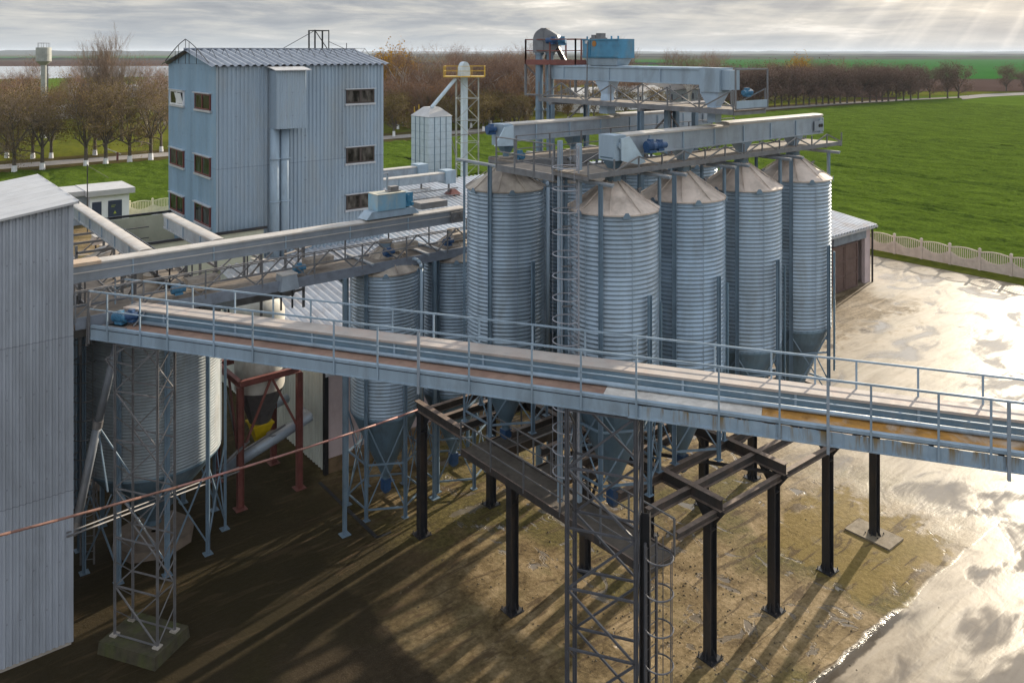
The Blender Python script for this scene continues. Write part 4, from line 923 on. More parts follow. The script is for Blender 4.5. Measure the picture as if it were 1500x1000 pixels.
# posts that carry it to the ground
for a, lb in ((16.0, 'thin dark support post left of the ground silo pair'), (20.45, 'support post between the two ground silos')):
    r = T('support_post', lb, 'post', (a, CB-1.15, 0)); MB().bar((0, 0, 0), (0, 0, 10.6), .14).bar((0, 0, 0), (0, 0, .03), .4).build('shaft', LEG, r); MB().bar((0, 0, 10.4), (0, 1.2, 10.6), .1).build('bracket', LEG, r)
# cross conveyors running away from the shed
def cross(label, a, b0, b1, z1=12.62):
    r = conveyor(label, (a, b0, 0), R(90), b1-b0, z1-.60, z1-.04, w_=.44, pitch=2.2); return r
cross('pale hooded cross conveyor rising behind the grey shed roof', 8.65, 32.35, 46.5)
cross('short cross conveyor ending at the foot of the blue tower', 11.35, 32.35, 38.9)
catwalk('cluttered catwalk beside the left cross conveyor', (7.2, 32.6, 0), R(90), 13, 1.1, 10.9, rail=1.0, sides=(1,), beam=.3, pitch=1.9, m_=GREYS, rm=LATT)
catwalk('short railed catwalk beside the tower cross conveyor', (10.2, 33.0, 0), R(90), 6.6, 1.0, 11.0, rail=1.0, sides=(1,), beam=.25, pitch=1.6, m_=DARK, ends=(1,))
r = T('drive_platform', 'rusty drive platform with a motor beside the short cross conveyor', 'platform', (9.4, 36.4, 0))
MB().box((0, 0, 11.2), (1.4, 1.2, 11.26)).bar((0, 0, 10.2), (0, 0, 11.2), .1).bar((1.4, 0, 10.2), (1.4, 0, 11.2), .1).bar((0, 1.2, 10.2), (0, 1.2, 11.2), .1).build('frame', DARK, r); MB().box((.1, .1, 11.27), (1.2, 1.0, 11.4)).build('top_plate', DUST, r)
cat2 = catwalk('lower dark catwalk among the clutter beside the grey shed', (6.2, 33.6, 0), 0, 8.5, 1.6, 9.95, rail=.9, sides=(-1,), beam=.25, pitch=1.7, m_=GREYS, rm=LATT)
# boxes, ducts and plates lying in the clutter under the conveyors
rnd = random.Random(11)
for i, (x, y, d_, sx, sy, sz, lb, mt) in enumerate([
    (160, 452, 33, .9, .5, .35, 'dusty plate metal box on the clutter beside the shed', DUSTG), (205, 405, 34, 1.1, .5, .4, 'pale box below the longest conveyor near the shed', COVER),
    (232, 410, 34, .8, .6, .45, 'slanted pale chute cover left of the small blue motor', COVERO), (284, 442, 32, .7, .4, .3, 'small white plate box behind the walkway rail', COVER),
    (325, 442, 33, .9, .6, .35, 'grey switch box behind the walkway rail', CASE), (420, 412, 32.5, .8, .6, .6, 'grey fan housing hanging at the edge of the ribbed roof', CASE),
    (130, 395, 36, .9, .6, .3, 'dark box beside the left cross conveyor', DUSTG), (150, 350, 40, 1.0, .8, .35, 'dusty gearbox cover on the left cross catwalk', DUST)]):
    p = D(x, y, d_); r = T('machine_cover', lb, 'machine box', p, rnd.uniform(-.3, .3))
    MB().frust(-sz/2, (sx/2, sy/2), sz/2, (sx/2*.75, sy/2*.9)).build('housing', mt, r); MB().box((-sx*.42, -sy*.5, sz/2+.002), (sx*.42, sy*.5, sz/2+.04)).build('lid', COVER, r)
    MB().bar((-sx*.3, 0, -sz/2), (-sx*.3, 0, -sz/2-.8), .06).bar((sx*.3, 0, -sz/2), (sx*.3, 0, -sz/2-.8), .06).build('bracket', DARK, r)
rk_ = random.Random(21)
for j, (a0_, b0_, na_, nb_, lb) in enumerate([(6.6, 33.3, 3, 2, 'tangle of grey steel framing under the left cross conveyor beside the shed'), (11.6, 33.4, 3, 2, 'tangle of grey steel framing above the wide storage silo'), (7.4, 38.0, 2, 3, 'steel framing under the far end of the left cross conveyor')]):
    r = T('steel_framework', lb, 'steel frame', (a0_, b0_, 0)); st = 1.9
    for i in range(na_):
        for k in range(nb_):
            MB().bar((i*st, k*st, 9.2 if k else 8.9), (i*st, k*st, 11.9), .10, .08).build('upright', GREYS, r)
            if i: MB().bar(((i-1)*st, k*st, 11.6), (i*st, k*st, 11.6), .08, .10).build('beam', GREYS, r); MB().bar(((i-1)*st, k*st, 10.0), (i*st, k*st, 11.5), .05).build('brace', LATT, r); MB().bar(((i-1)*st, k*st, 9.6), (i*st, k*st, 9.7), .12, .10).build('beam', LATT, r)
            if k: MB().bar((i*st, (k-1)*st, 11.3), (i*st, k*st, 11.3), .08, .10).build('beam', LATT, r); MB().bar((i*st, (k-1)*st, 11.2), (i*st, k*st, 9.8), .05).build('brace', GREYS, r)
    for q in range(5):
        x_, y_ = rk_.uniform(0, (na_-1)*st), rk_.uniform(0, (nb_-1)*st); z_ = rk_.uniform(9.9, 11.2)
        MB().bar((x_, y_, z_), (x_+rk_.uniform(.6, 1.6), y_+rk_.uniform(-.3, .5), z_+rk_.uniform(-.25, .3)), rk_.uniform(.12, .3), .03).build('plate', [COVER, DUSTG, CASE][q % 3], r)
# conveyors on the warehouse roof right of the tower
for b, z1, x1, lb in ((57.2, 9.95, 662, 'light hooded conveyor on the ribbed roof right of the tower'), (59.6, 10.3, 622, 'rear short hooded conveyor on the ribbed roof')):
    a1 = onB(x1, b); r = conveyor(lb, (29.3, b, 0), 0, a1-29.3, z1-.75, z1-.1, w_=.8, pitch=3.0)
    MB().box((a1-29.3-1.0, -.6, z1-1.0), (a1-29.3, .6, z1+.1)).build('head_box', BLUEG, r)
    mb = MB()
    for x_ in (1.5, 4.5, a1-29.3-.6): mb.bar((x_, -.4, 7.4), (x_, -.4, z1-.75), .12)
    mb.bar((0, -.9, z1-1.35), (a1-29.3, -.9, z1-1.35), .08); mb.bar((0, -.9, z1-1.9), (a1-29.3, -.9, z1-1.9), .15, .05); mb.build('stand', GREYS, r)
r = T('pipe_gantry', 'bent pipe gantry against the right edge of the tower', 'gantry', (29.4, 53.4, 0))
MB().bar((.3, 0, 6.9), (.3, 0, 10.9), .09).bar((1.9, 0, 6.9), (1.9, 0, 10.9), .12).bar((.0, 0, 10.9), (1.95, 0, 10.9), .12).bar((.2, 0, 12.4), (1.2, 0, 8.5), .12).build('frame', CASE, r)
# galvanised bin and its elevator beyond the warehouse
N_ = D(628, 76, 88)
r = T('galvanised_bin', 'tall square galvanised bin with a hipped roof beyond the warehouse', 'bin', (N_.x, N_.y, 0))
bw, bd, bt = 3.0, 3.5, 12.95
MB().box((0, 0, 0), (bw, bd, bt)).build('wall', ALU, r)
MB().frust(bt, (bw/2+.08, bd/2+.08), bt+.98, (bw*.2, bd*.2), (bw/2, bd/2)).build('roof', SHEDR, r)
mb = MB()
for i in range(1, 4): mb.box((bw*i/4-.03, -.05, 0), (bw*i/4+.03, -.002, bt)); mb.box((-.05, bd*i/4-.03, 0), (-.002, bd*i/4+.03, bt))
for k in range(int(bt/.8)): zz = bt-.05-k*.8; mb.box((0, -.02, zz-.02), (bw, -.002, zz)); mb.box((-.02, 0, zz-.02), (-.002, bd, zz))
mb.build('stiffener', HOPP, r)
r = T('yellow_hoop', 'small yellow ladder hoop behind the galvanised bin roof', 'ladder', D(607, 200, 93))
MB().bar((0, 0, -9), (0, 0, 3.4), .08).bar((.6, 0, -9), (.6, 0, 3.6), .08).bar((0, 0, 2.8), (.6, 0, 2.8), .06).bar((0, 0, 1.8), (.6, 0, 1.8), .06).build('frame', YELL, r)
E_ = D(680, 76, 92); 
r = T('grain_elevator', 'slim galvanised elevator tower with a yellow railed head platform', 'elevator', (E_.x, E_.y, 0))
zz_ = lambda y: H-(y-HY)*92/F
mb = MB().bar((-.1, 0, 0), (-.1, 0, zz_(110)), .50, .4).bar((.42, .3, 0), (.42, .3, zz_(110)), .36, .3); mb.build('elevator_leg', ALU, r)
prof = [Vector((0, 0, zz_(103)))+Vector((.6*-math.cos(math.pi*i/10), -.45*-math.cos(math.pi*i/10)*-1, .95*math.sin(math.pi*i/10))) for i in range(11)]+[Vector((.62, .0, zz_(112))), Vector((-.62, 0, zz_(112)))]
MB().extr([Vector((p.x, -.3, p.z)) for p in prof], (0, .7, 0)).build('elevator_head', ALU, r)
cx = Vector((cs, -sn, 0)); cy = Vector((sn, cs, 0))
def lattice(r, cors, z0, z1, step, mt, w_=.09, bw_=.05, diag=True, horiz=True, zig=False):
    for p in cors: 
        MB().bar((*p, z0), (*p, z1), w_, w_*.25).bar((p[0], p[1], z0), (p[0], p[1], z1), w_*.25, w_).build('leg', mt, r)
    n = max(1, round((z1-z0)/step))
    for k in range(4):
        p, q = cors[k], cors[(k+1) % 4]; mb = MB()
        dens = 2 if (zig and k % 2) else 1
        for i in range(n*dens):
            za, zb = z0+(z1-z0)*i/(n*dens), z0+(z1-z0)*(i+1)/(n*dens)
            if horiz and not (zig and k % 2): mb.bar((*p, za+.02), (*q, za+.02), bw_, bw_); 
            if dens == 2: mb.bar((*p, za), (*q, zb), bw_*.7, bw_*.7)
            else:
                a_, b_ = ((*p, za), (*q, zb)) if (i+k) % 2 else ((*q, za), (*p, zb)); mb.bar(a_, b_, bw_, bw_)
        mb.bar((*p, z1-.05), (*q, z1-.05), bw_, bw_)
        mb.build('bracing', mt, r)
cr = [tuple((cx*a+cy*b).xy) for a, b in ((-.9, -.9), (1.6, -.9), (1.6, .9), (-.9, .9))]
lattice(r, cr, 0, zz_(112), 2.6, mat('cream_lattice', (.30, .31, .29), .6), .10, .06)
mb = MB(); pq = [tuple((cx*a+cy*b).xy) for a, b in ((-2.2, -1.6), (2.3, -1.6), (2.3, 1.6), (-2.2, 1.6))]
MB().prism(pq, zz_(113), zz_(111.5)).build('platform', YELL, r)
for k in range(4):
    p, q = Vector(pq[k]), Vector(pq[(k+1) % 4])
    for zz in (zz_(97), zz_(104)): mb.bar((*p, zz), (*q, zz), .045)
    for i in range(3): s_ = p.lerp(q, i/3); mb.bar((*s_, zz_(113)), (*s_, zz_(97)), .045)
mb.build('railing', YELL, r)
a_ = D(667, 116, 91)-Vector((E_.x, E_.y, 0)); b_ = D(632, 158, 89.5)-Vector((E_.x, E_.y, 0)); MB().tube(a_, b_, .2, 10).tube(b_, b_-Vector((0, 0, 1)), .2, 10).build('spout', ALU, r)
mb = MB().bar((*cr[0], 8.5), tuple(D(651, 164, 90)-Vector((E_.x, E_.y, 0))), .08); mb.bar((*cr[1], 11), tuple(D(662, 200, 90)-Vector((E_.x, E_.y, 0))), .08); mb.build('stay', LATT, r)
# ------------------------------------------------------------------ raised steel frame under the tall silos
AC = [18.5, 22.12, 25.78, 29.4, 33.03]; BC = [16.9, 22.8, 28.75]
r = T('silo_support_frame', 'dark steel frame of heavy beams and columns carrying the tall silos over the yard', 'steel frame', (AC[0], BC[0], 0))
def wl(a, b, z): return (a-AC[0], b-BC[0], z)
def column(a, b, top):
    mb = MB(); p, q = wl(a, b, .02), wl(a, b, top)
    mb.ibeam(p, q, .34, .30, .022, up=(1, 0, 0)); mb.bar(wl(a, b, 0), wl(a, b, .03), .62, .62)
    for s_ in (-1, 1): mb.extr([wl(a+s_*.17, b-.01, .03), wl(a+s_*.32, b-.01, .03), wl(a+s_*.17, b-.01, .35)], (0, .02, 0)); mb.extr([wl(a-.01, b+s_*.15, .03), wl(a-.01, b+s_*.30, .03), wl(a-.01, b+s_*.15, .35)], (.02, 0, 0))
    mb.bar(wl(a-.17, b, top-.75), wl(a+.17, b, top-.75), .31, .02)
    c = mb.build('column', DARK, r)
    for i in (-1, 1):
        for j in (-1, 1): MB().tube(wl(a+i*.26, b+j*.26, .03), wl(a+i*.26, b+j*.26, .14), .022, 6).build('anchor_bolt', DARK, c)
    kb = MB()
    kb.extr([wl(a-.01, b+.17, top), wl(a-.01, b+.65, top), wl(a-.01, b+.17, top-.6)], (.02, 0, 0)); kb.build('knee_plate', DARK, c); kb = MB(); kb.extr([wl(a-.01, b-.17, top), wl(a-.01, b-.6, top), wl(a-.01, b-.17, top-.6)], (.02, 0, 0)); kb.build('knee_plate', DARK, c)
for i, a in enumerate(AC):
    for j, b in enumerate(BC):
        if (i == 0 and j == 0): continue
        column(a, b, 4.62 if (i == 0 and j == 1) else 5.02)
for i, a in enumerate(AC):                      # heavy cross beams
    b0 = 25.9 if i == 0 else 16.4
    MB().ibeam(wl(a, b0, 5.24), wl(a, 29.15, 5.24), .40, .24, .022).build('cross_beam', FRAME, r)
for b in (28.4, 27.4, 26.35, 24.6, 22.85, 21.3, 20.55, 18.95, 17.7):
    a0 = AC[0]-.0 if b > 26 else AC[1]-2.2
    MB().ibeam(wl(a0, b, 5.20), wl(AC[4]+.2, b, 5.20), .30, .20, .02).build('floor_beam', FRAME, r)
MB().ibeam(wl(AC[0]+1.6, 16.62, 4.9), wl(AC[4]+1, 16.62, 4.9), .22, .18, .02).build('edge_beam', FRAME, r)
for a0, a1, b in ((AC[2], AC[3], 22.8), (AC[1], AC[2], 22.8)): MB().bar(wl(a0+.1, b, 2.2), wl(a0+1.6, b, 4.9), .09).bar(wl(a1-.1, b, 2.6), wl(a1-1.5, b, 4.9), .09).build('knee_brace', DARK, r)
MB().bar(wl(AC[1], 22.9, 4.9), wl(AC[2], 17, 4.9), .1).bar(wl(AC[2], 22.9, 4.9), wl(AC[3], 17, 4.9), .1).build('wind_brace', DARK, r)
P_ = G(1278, 782)
r = T('footing_slab', 'thin square concrete slab under the rightmost column foot', 'concrete slab', (33.03, 16.93, 0), R(0)); MB().box((-.60, -.95, -.02), (.60, .95, .07)).build('slab', mat('footing_concrete', (.20, .16, .11), .9, 0, .2, 2.5, bump=.4), r)

# lower catwalks with rails, one level under the frame
DK = mat('catwalk_plate', (.10, .082, .066), .7, .1, .2, 2.5, bump=.2)
catwalk('dark plated walkway with pipe rails sloping past the left frame edge in view', (18.95, 16.3, 0), R(90), 9.4, 1.25, 4.72, rail=1.05, sides=(1, -1), beam=.22, pitch=2.0, m_=FRAME, dm=DK, rm=GREYS, mid=True)
catwalk('side branch of the plated walkway between two hoppers', (19.6, 22.3, 0), 0, 6.6, 1.2, 4.70, rail=1.05, sides=(-1, 1), beam=.3, pitch=1.6, m_=FRAME, dm=DK, rm=GREYS, mid=False)
catwalk('upper side branch of the plated walkway near the back hoppers', (19.6, 25.1, 0), 0, 5.0, 1.0, 4.72, rail=1.05, sides=(1,), beam=.3, pitch=1.6, m_=FRAME, dm=DK, rm=GREYS, mid=False)

# caged ladder between the silos
def caged_ladder(label, loc, rz, z0, z1, rr=.38, cage0=2.2, name='caged_ladder', m_=LATT, sp=.72):
    r = T(name, label, 'ladder', loc, rz); mb = MB()
    for s_ in (-1, 1): MB().bar((s_*.24, 0, z0), (s_*.24, 0, z1), .06, .05).build('rail', m_, r)
    zz = z0+.2
    while zz < z1: MB().tube((-.24, 0, zz), (.24, 0, zz), .014, 5).build('rung', m_, r); zz += .3
    zz = z0+cage0
    while zz <= z1: MB().ring((0, -rr*.75, zz), rr*1.05, .022, 16, R(-220), R(40), 5).build('cage_hoop', m_, r); zz += sp
    mb = MB()
    for a in (-90, -150, -30, -200, 20): mb.bar((rr*1.05*math.cos(R(a)), -rr*.75+rr*1.05*math.sin(R(a)), z0+cage0), (rr*1.05*math.cos(R(a)), -rr*.75+rr*1.05*math.sin(R(a)), z1), .03, .01)
    mb.build('cage_strip', m_, r)
    return r
p = D(846, 76, 27.2)
caged_ladder('caged ladder climbing to the silo tops between two tall silos', (p.x, p.y, 0), R(-125), 5.5, 16.9, rr=.46, cage0=.6, m_=mat('ladder_grey', (.30, .30, .33), .5, .1))
r = T('ladder_post_pair', 'pair of tall blue steel posts holding the caged ladder', 'post', (p.x, p.y, 0))
for dx, dz in ((-.55, 17.0), (.10, 16.9)): q = cx*dx+cy*.5; MB().bar((q.x, q.y, 4.8), (q.x, q.y, dz), .15, .12).build('post', BLUEG, r)
mb = MB()
for k in range(8): zz = 6+k*1.35; q = cx*-.55+cy*.5; q2 = cx*.10+cy*.5; MB().bar((q.x, q.y, zz), (q2.x, q2.y, zz), .05).build('cross_bar', GREYS, r)
p = D(128, 640, 31.5)
caged_ladder('caged ladder half hidden in the gap beside the grey shed', (p.x, p.y, 0), R(-30), .3, 10.5, rr=.40)

# ------------------------------------------------------------------ the foreground conveyor walkway
W0 = Vector((6.38, 30.67)); WD = Vector((.534, -.8455)).normalized(); WA = math.atan2(WD.y, WD.x)
def tx_(x, off=0.0):                               # distance along the walkway where picture column x crosses it
    k = (x-750)/F; n = Vector((-WD.y, WD.x)); p = W0+n*off
    return -((cs*p.x-sn*p.y)-k*(sn*p.x+cs*p.y))/((cs*WD.x-sn*WD.y)-k*(sn*WD.x+cs*WD.y))
r = T('conveyor_walkway', 'long blue-grey conveyor walkway with rails crossing the whole foreground', 'walkway', (W0.x, W0.y, 0), WA)
LW_ = 33.0; WW = 1.5
ts, te = tx_(920), tx_(1115)
mb = MB().box((0, 0, 10.24), (ts, .05, 10.585)); mb.box((0, -.03, 10.24), (ts, 0, 10.27))
fas = mb.build('girder', BLUEG, r)
RUST = bpy.data.materials.new('rust_streaked_girder'); RUST.use_nodes = True; t = NT(RUST.node_tree); t.n.clear()
tc = t.node('ShaderNodeTexCoord').outputs['Object']; X_, Y_, Z_ = t.sep(tc)[:]
st = t.noise(t.mapping(tc, (1, 1, .12)), 3.4, 4, .7); up_ = t.math('DIVIDE', t.math('SUBTRACT', Z_, 10.15), .45, clamp=True)
k_ = t.math('MULTIPLY', t.ramp(st, [(.49, 0.0), (.60, 1.0)]), t.math('POWER', up_, .7))
c_ = t.mix(k_, t.ramp(t.noise(tc, 2.0), [(.3, (.22, .29, .36)), (.7, (.30, .38, .46))]), (.20, .13, .04))
b_ = t.node('ShaderNodeBsdfPrincipled', ins={'Base Color': c_, 'Roughness': .55}); t.l.new(b_.outputs[0], t.node('ShaderNodeOutputMaterial').inputs[0])
mb = MB().corr((ts+.01, .02, 10.24), (LW_-ts, 0, 0), (0, 0, .34), (0, -1, 0), .62, .035, flat=.40); mb.bar((ts, -.005, 10.235), (LW_, -.005, 10.235), .06, .03); mb.build('girder', RUST, r, label='rust streaked ribbed girder at the right')
MB().box((0, 1.5, 10.24), (LW_, 1.55, 10.62)).build('girder', BLUEG, r)
MB().box((0, .0, 10.62), (LW_, .14, 10.70)).build('kerb', BLUEG, r)
MB().box((0, .03, 10.585), (LW_, .12, 10.62)).build('gap_shade_strip', BLACKM, r)  # black strip painted in for the shaded gap under the kerb
m0 = tx_(177, .5)
MB().box((m0+.25, .142, 10.60), (tx_(885, .4), .80, 10.65)).build('deck', BROWNB, r, label='brown board deck')
MB().box((tx_(885, .4)+.01, .142, 10.60), (te, .80, 10.655)).build('deck', WHITB, r, label='dusty white deck')
MB().box((te+.01, .142, 10.60), (LW_, .80, 10.65)).build('deck', ORANG, r, label='orange worn deck at the right')
MB().tube((m0+.7, .75, 10.74), (LW_, .75, 10.74), .065, 12).build('pipe', BLUEG, r, smooth=True)
MB().box((m0+.45, .84, 10.63), (LW_, 1.46, 11.10)).bar((m0+.45, .825, 10.93), (LW_, .825, 10.93), .02, .03).build('conveyor_trough', mat('trough_blue', (.15, .225, .29), .4, .2, .1, 1.4, stain=(.24, .28, .31), stain_amt=.5), r)
MB().box((m0-.2, .80, 11.11), (LW_, 1.49, 11.15)).box((m0-.2, .80, 11.08), (LW_, .815, 11.109)).build('cover', mat('walkway_cover', (.37, .325, .295), .75, 0, .1, 1.6, stain=(.42, .31, .26), stain_amt=.5), r)
x_ = m0+1.5
while x_ < LW_: MB().box((x_, .80, 10.66), (x_+.06, .838, 11.07)).build('trough_flange', BLUEG, r); x_ += 2.9
MB().box((0, .0, 10.3), (.05, 1.55, 10.6)).build('end_plate', BLUEG, r)
mb = MB()
for k in range(22): mb.bar((k*1.5+.3, .05, 10.42), (k*1.5+.3, 1.5, 10.42), .08, .12)
mb.build('cross_bearer', DARK, r)
motor(r, (m0+.0, .50, 10.92), (1, 0, 0), .55, .16, MOTORL); motor(r, (m0+.35, .62, 10.98), (1, .6, 0), .4, .15, MOTOR, 'gearbox')
MB().box((m0-.1, .60, 11.02), (m0+.45, .85, 11.06)).extr([(m0+.5, .5, 10.66), (m0+.56, .5, 10.66), (m0+.8, .78, 11.1), (m0+.74, .78, 11.1)], (0, .03, 0)).bar((m0-.5, .2, 10.68), (m0+.5, .2, 10.68), .1, .04).bar((m0-.5, .7, 10.68), (m0+.5, .7, 10.68), .1, .04).build('drive_frame', GREYS, r)
near = [157, 205, 245, 313, 370, 489, 553, 687, 779, 851, 932, 1053, 1142, 1276, 1375]; heavy = [613, 1213, 1478]
for x in near: t_ = tx_(x, -.03); MB().bar((t_, -.03, 10.24), (t_, -.03, 11.86), .05, .035).build('post', BLUEG, r)
for x in heavy: t_ = tx_(x, -.05); MB().bar((t_, -.06, 10.05), (t_, -.04, 11.88), .07, .07).build('post', CASE, r, label='heavier post reaching below the girder')
for t_ in (LW_-6, LW_-4, LW_-2, LW_-.1): MB().bar((t_, -.03, 10.24), (t_, -.03, 11.86), .05, .035).build('post', BLUEG, r)
for x in (168.5, 193.5, 243, 282, 344, 400, 455, 512, 575, 635, 702, 780, 857, 933, 1047, 1130, 1194, 1254.5, 1345, 1440): t_ = tx_(x, 1.52); MB().bar((t_, 1.53, 10.62), (t_, 1.53, 11.86), .05, .035).build('post', BLUEG, r)
for z_ in (11.88, 11.28): 
    MB().bar((0, -.03, z_), (LW_, -.03, z_), .035, .05 if z_ > 11.5 else .03).build('handrail', BLUEG, r)
    MB().bar((0, 1.53, z_), (LW_, 1.53, z_), .035, .05 if z_ > 11.5 else .03).build('handrail', BLUEG, r)
    MB().bar((0, -.03, z_), (0, 1.53, z_), .05, .05).build('handrail', LATT, r)
MB().bar((0, -.03, 10.1), (0.03, -.03, 11.88), .06, .05).bar((-.12, 0, 10.0), (0, -.03, 11.88), .05, .05).build('post', LATT, r)

# lattice towers below it
def tower(label, x0, x1, base, wd=.85, mt=None, lw=.10, bw=.042):
    t0, t1 = tx_(x0, 0), tx_(x1, 0); r = T('lattice_tower', label, 'tower', (W0.x+WD.x*t0, W0.y+WD.y*t0, 0), WA)
    w_ = t1-t0; cors = [(0, .05), (w_, .05), (w_, wd), (0, wd)]
    lattice(r, cors, base, 10.22, 1.75, mt or LATT, lw, bw, zig=True)
    return r, w_, wd
r, w_, wd_ = tower('grey lattice tower on a mossy block in front of the wide storage silo', 166.5, 229, .42)
mb = MB().frust(0, (w_/2+.30, wd_/2+.40), .40, (w_/2+.26, wd_/2+.36), (w_/2, wd_/2)); mb.build('concrete_block', MOSSC, r)
for p in ((0, .05), (w_, .05), (w_, wd_), (0, wd_)): MB().bar((*p, .40), (*p, .45), .24, .24).build('foot_plate', CONC, r)
MB().bar((-.45, .1, 9.6), (.6, .1, 10.2), .05).bar((-.45, .1, 9.6), (0, .1, 9.2), .05).bar((-.45, .1, 9.6), (w_*.4, .1, 9.5), .04).bar((.9, .1, 9.6), (w_, .1, 10.15), .05).build('outrigger', LATT, r)
r, w_, wd_ = tower('tall dark lattice tower cut by the bottom edge in front of the lower walkway', 830, 931, .3, wd=.9, mt=mat('dark_lattice', (.10, .10, .112), .5, .3, .15, 3), lw=.125, bw=.055)
MB().ibeam((w_+.22, .25, 0), (w_+.22, .25, 7.6), .26, .22, .02, up=(1, 0, 0)).build('column', DARK, r)
MB().frust(0, (w_/2+.5, 1.0), .28, (w_/2+.45, .95), (w_/2, .45)).build('concrete_block', CONC, r)
p = W0+WD*(tx_(955, .5))+Vector((-WD.y, WD.x))*.3
caged_ladder('low caged ladder on the right side of the bottom lattice tower', (p.x, p.y, 0), WA+R(62), .2, 6.9, rr=.36, cage0=1.6, sp=.95, m_=MATS['dark_lattice'])
for k, x in enumerate((1213, 1290, 1620)):
    pass

# ------------------------------------------------------------------ pipes, red frame and hopper at the left
a_, b_ = D(612, 600, 33.6), D(-60, 799, 20.5)
r = T('long_pink_pipe', 'thin pinkish red pipe slanting from the frame corner across the grey shed', 'pipe', (b_.x, b_.y, b_.z))
n = 14; pts = []
for i in range(n+1):
    u = i/n; p = a_.lerp(b_, u)-b_; p.z -= .55*4*u*(1-u)*.35; pts.append(p)
MB().path(pts[:10], .038, 8).build('pipe', REDBR, r, smooth=True)
MB().path(pts[9:], .038, 8).build('pipe', mat('rusty_pipe', (.20, .10, .075), .75, 0, .3, 4), r, smooth=True, label='rust brown end of the pipe')
r = T('grey_spout_pipe', 'thick grey slanted pipe with a strap beside the left lattice tower', 'pipe', (0, 0, 0))
p0, p1, p2, p3 = D(171, 505, 28.9), D(143, 622, 28.9), D(113, 762, 28.9), D(109, 782, 28.9)
MB().tube(p0, p1, .14, 14).tube(p1, p2, .145, 14).build('pipe', mat('pipe_grey', (.15, .165, .19), .5, .1, .12), r, smooth=True)
MB().tube(p1-(p1-p2)*.03, p1+(p1-p2)*.05, .17, 14).tube(p2, p3, .12, 12).build('coupling', LATT, r)
MB().bar(p1, D(158, 720, 28.7), .045).bar(p1, D(195, 700, 29.2), .045).build('strap', LEG, r)
r = T('cable_pair', 'pair of thin grey cables running from the shed gap to the red frame', 'cable', (0, 0, 0))
MB().tube(D(98, 786, 27.4), D(350, 690, 35.2), .035, 6).tube(D(98, 780, 27.5), D(350, 684, 35.3), .03, 6).build('cable', LATT, r)
rb0, rb1, ra0, ra1 = 35.37, 38.3, 13.35, 16.1
r = T('red_steel_frame', 'red-brown steel portal frame round the hopper with the yellow cone', 'steel frame', (ra0, rb0, 0))
for a, b in ((0, 0), (ra1-ra0, 0), (0, rb1-rb0), (ra1-ra0, rb1-rb0)):
    MB().ibeam((a, b, .03), (a, b, 5.3), .26, .24, .02, up=(1, 0, 0)).bar((a, b, 0), (a, b, .03), .5).build('column', REDOX, r)
for p, q in (((0, 0), (ra1-ra0, 0)), ((ra1-ra0, 0), (ra1-ra0, rb1-rb0)), ((0, 0), (0, rb1-rb0)), ((0, rb1-rb0), (ra1-ra0, rb1-rb0))):
    MB().ibeam((*p, 5.45), (*q, 5.45), .26, .2, .02).build('beam', REDOX, r)
m2 = (ra1-ra0)/2
MB().bar((m2, 0, 5.3), (.2, .05, 2.6), .09).bar((m2+.1, 0, 5.3), (ra1-ra0-.1, .05, 2.9), .09).bar((0, m2, 5.3), (0, .3, 2.4), .09).build('brace', REDOX, r)
ca, cb = (ra0+ra1)/2+.1, (rb0+rb1)/2
r = T('hopper_tank', 'pale hopper tank with a dark cone and yellow outlet inside the red frame', 'tank', (ca, cb, 0))
MB().lathe([(1.12, 4.55), (1.12, 8.1), (1.0, 8.35), (.35, 8.8), (.0, 8.85)], 32).build('tank_shell', mat('hopper_pale', (.42, .41, .37), .7, 0, .12, 1.5, stain=(.25, .22, .18), stain_amt=.5), r, smooth=True)
MB().lathe([(1.11, 4.56), (.95, 4.2), (.42, 2.75), (.40, 2.72)], 10, (0, 0)).build('dark_cone', mat('dark_cone', (.085, .08, .08), .6), r)
MB().frust(1.6, (.07, .07), 2.85, (.46, .46)).frust(2.85, (.50, .50), 2.93, (.50, .50)).build('yellow_outlet', mat('safety_yellow', (.60, .42, .01), .5, 0, .1), r)
r = T('inclined_screw_tube', 'thick grey inclined tube rising from under the yellow outlet', 'pipe', (0, 0, 0))
p0, p1 = D(325, 690, 36.0), D(455, 608, 38.3); MB().tube(p0, p1, .26, 16).tube(D(452, 610, 38.3), D(444, 603, 39.2), .2, 12).build('tube', CASE, r, smooth=True)
MB().tube(D(400, 640, 37.4)+Vector((0, 0, .2)), D(400, 640, 37.4)-Vector((0, 0, .05)), .3, 12).bar(p0.lerp(p1, .2)+Vector((0, 0, .32)), p0.lerp(p1, .7)+Vector((0, 0, .32)), .1, .06).build('flange', GREYS, r)
r = T('inclined_screw_tube', 'upper grey tube running to the white wall behind the hopper', 'pipe', (0, 0, 0)); MB().tube(D(385, 600, 39.5), D(420, 583, 40.8), .22, 14).build('tube', CASE, r, smooth=True)
r = T('strut_pole', 'slanting grey pole leaning past the red column foot', 'pole', (0, 0, 0)); MB().bar(D(318, 690, 35), D(365, 645, 36.2), .1).bar(D(329, 560, 36.5), D(345, 640, 36.5), .07).build('strut', LATT, r)
r = T('floor_drain_channel', 'dark narrow drain channel in the yard beside the ground silo', 'drain', (0, 0, 0))
p0, p1 = G(468, 706), G(552, 787); MB().bar((p0.x, p0.y, .003), (p1.x, p1.y, .003), .16, .012).bar((p1.x, p1.y, .003), tuple(G(573, 779).xy)+(.003,), .12, .012).build('grating', BLACKM, r)
